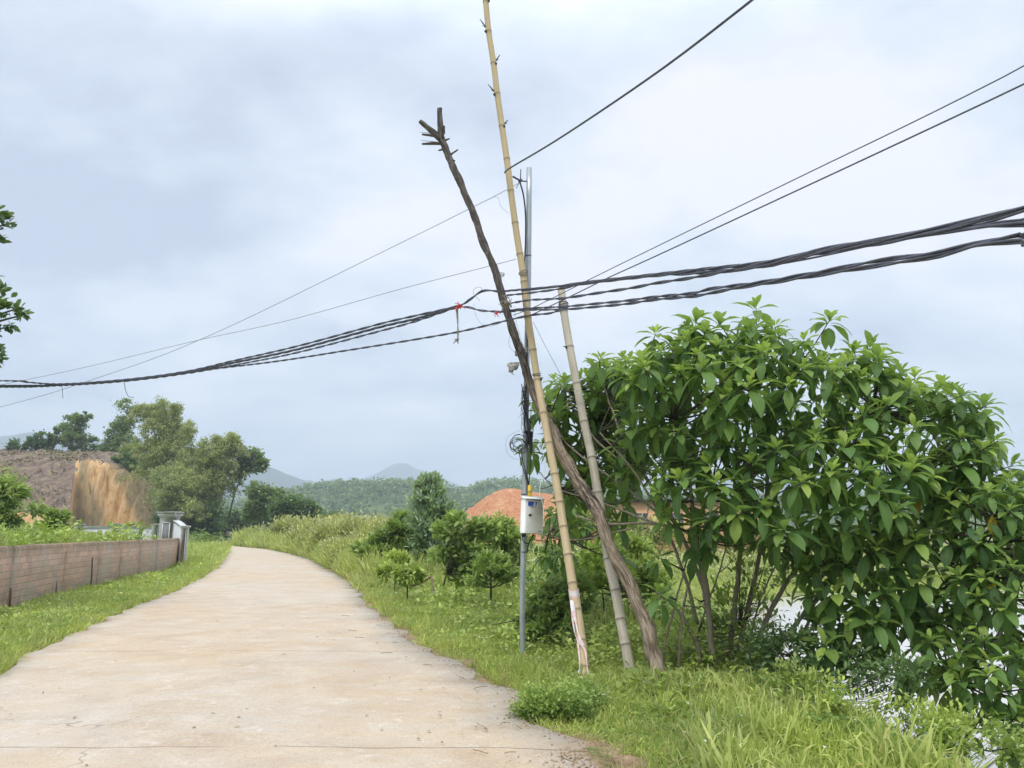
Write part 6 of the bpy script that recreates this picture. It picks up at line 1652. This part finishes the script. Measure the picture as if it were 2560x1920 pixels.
def samp_hillfoot(n):
    x = RNG.uniform(-100, -38, n); y = RNG.uniform(60, 104, n); return np.c_[x, y]
cover('undergrowth', 'green undergrowth at the foot of the bare hill', 26000, samp_hillfoot, 1.6, 0.06, 'leaf_mid', T_SMALL, tint=(0.0, 0.9), cat='undergrowth')

def flowers():
    p = np.concatenate([samp_right(0.5, 3.2, 5, 20)(150), samp_left(0.4, 5, 8, 28)(60)]); n = len(p)
    z = np.array([gh(a, b) for a, b in p]) + RNG.uniform(0.10, 0.20, n); mb = MB()
    for k in range(3): mb.scatter(T_OVAL, np.c_[p, z], unit(n) * [1, 1, 0.3], np.tile([0, 0, 1.0], (n, 1)), 0.016 * (1 + p[:, 1] / 20))
    tag(mb.build('wildflowers', M['white_cord']), 'tiny white flowers dotted through the verge grass', 'flowers', kind='stuff')
flowers()
# litter on the road
def litter():
    mb = MB(); n = 90; pts = []
    for k in range(n):
        y = float(logY(1, 4.8, 16)[0]); r = xr(y); l = xl(y)
        x = r - abs(RNG.normal()) * 1.1 - 0.05 if k < 62 else RNG.uniform(l, r)
        pts.append((min(x, r - 0.02), y, 0.062))
    mb.scatter(T_OVAL, pts, unit(n) * [1, 1, 0.05], unit(n) * 0.3 + [0, 0, 1], RNG.uniform(0.02, 0.06, n), RNG.uniform(0.02, 0.05, n), 0)
    for k in range(22):
        y = float(logY(1, 4.8, 14)[0]); x = xr(y) - abs(RNG.normal()) * 0.5; a = np.array([x, y, 0.062]); d = unit(1)[0] * [0.1, 0.1, 0]
        mb.tube(smooth_path([a, a + d + [0, 0, 0.004], a + d * 1.8 + [0.02, 0, 0]], 3), 0.003, 4)
    tag(mb.build('leaf_litter', M['litter']), 'scattered dead leaves and twigs along the road edge', 'litter', kind='stuff')
    # crumbled soil at the edge
    mb = MB(); n = 1500; y = logY(n, 4.7, 16); x = np.array([xr(v) for v in y]) + RNG.normal(size=n) * 0.11 + 0.03
    m = RNG.random(n) < 0.35; x[m] = 0.55 + RNG.normal(size=m.sum()) * 0.22; y[m] = 5.3 + RNG.normal(size=m.sum()) * 0.18
    T = (np.array([(-.5, 0, 0), (.5, 0, 0), (.4, 1, 0), (-.5, .9, 0), (0, .5, .6)], float), [(0, 1, 4), (1, 2, 4), (2, 3, 4), (3, 0, 4)], np.zeros((5, 2)))
    mb.scatter(T, np.c_[x, y, np.full(n, 0.035)], unit(n) * [1, 1, 0], np.tile([0, 0, 1.0], (n, 1)), RNG.uniform(0.006, 0.024, n))
    tag(mb.build('soil_crumbs', M['litter']), 'crumbs of brown soil spilled along the road edge', 'soil', kind='stuff')
litter()

# ------------------------------------------------------------------ haze
def haze():
    k = NT('haze'); v = k.n('ShaderNodeVolumePrincipled', {'Color': (0.73, 0.82, 0.98, 1), 'Density': 0.00048, 'Anisotropy': 0.0})
    k.l(v.outputs[0], k.o.inputs['Volume'])
    mb = MB(); mb.box((0, 3500, 196), (12900, 7700, 400))
    tag(mb.build('haze', k.m), 'pale blue haze filling the valley', 'haze', kind='stuff')
haze()
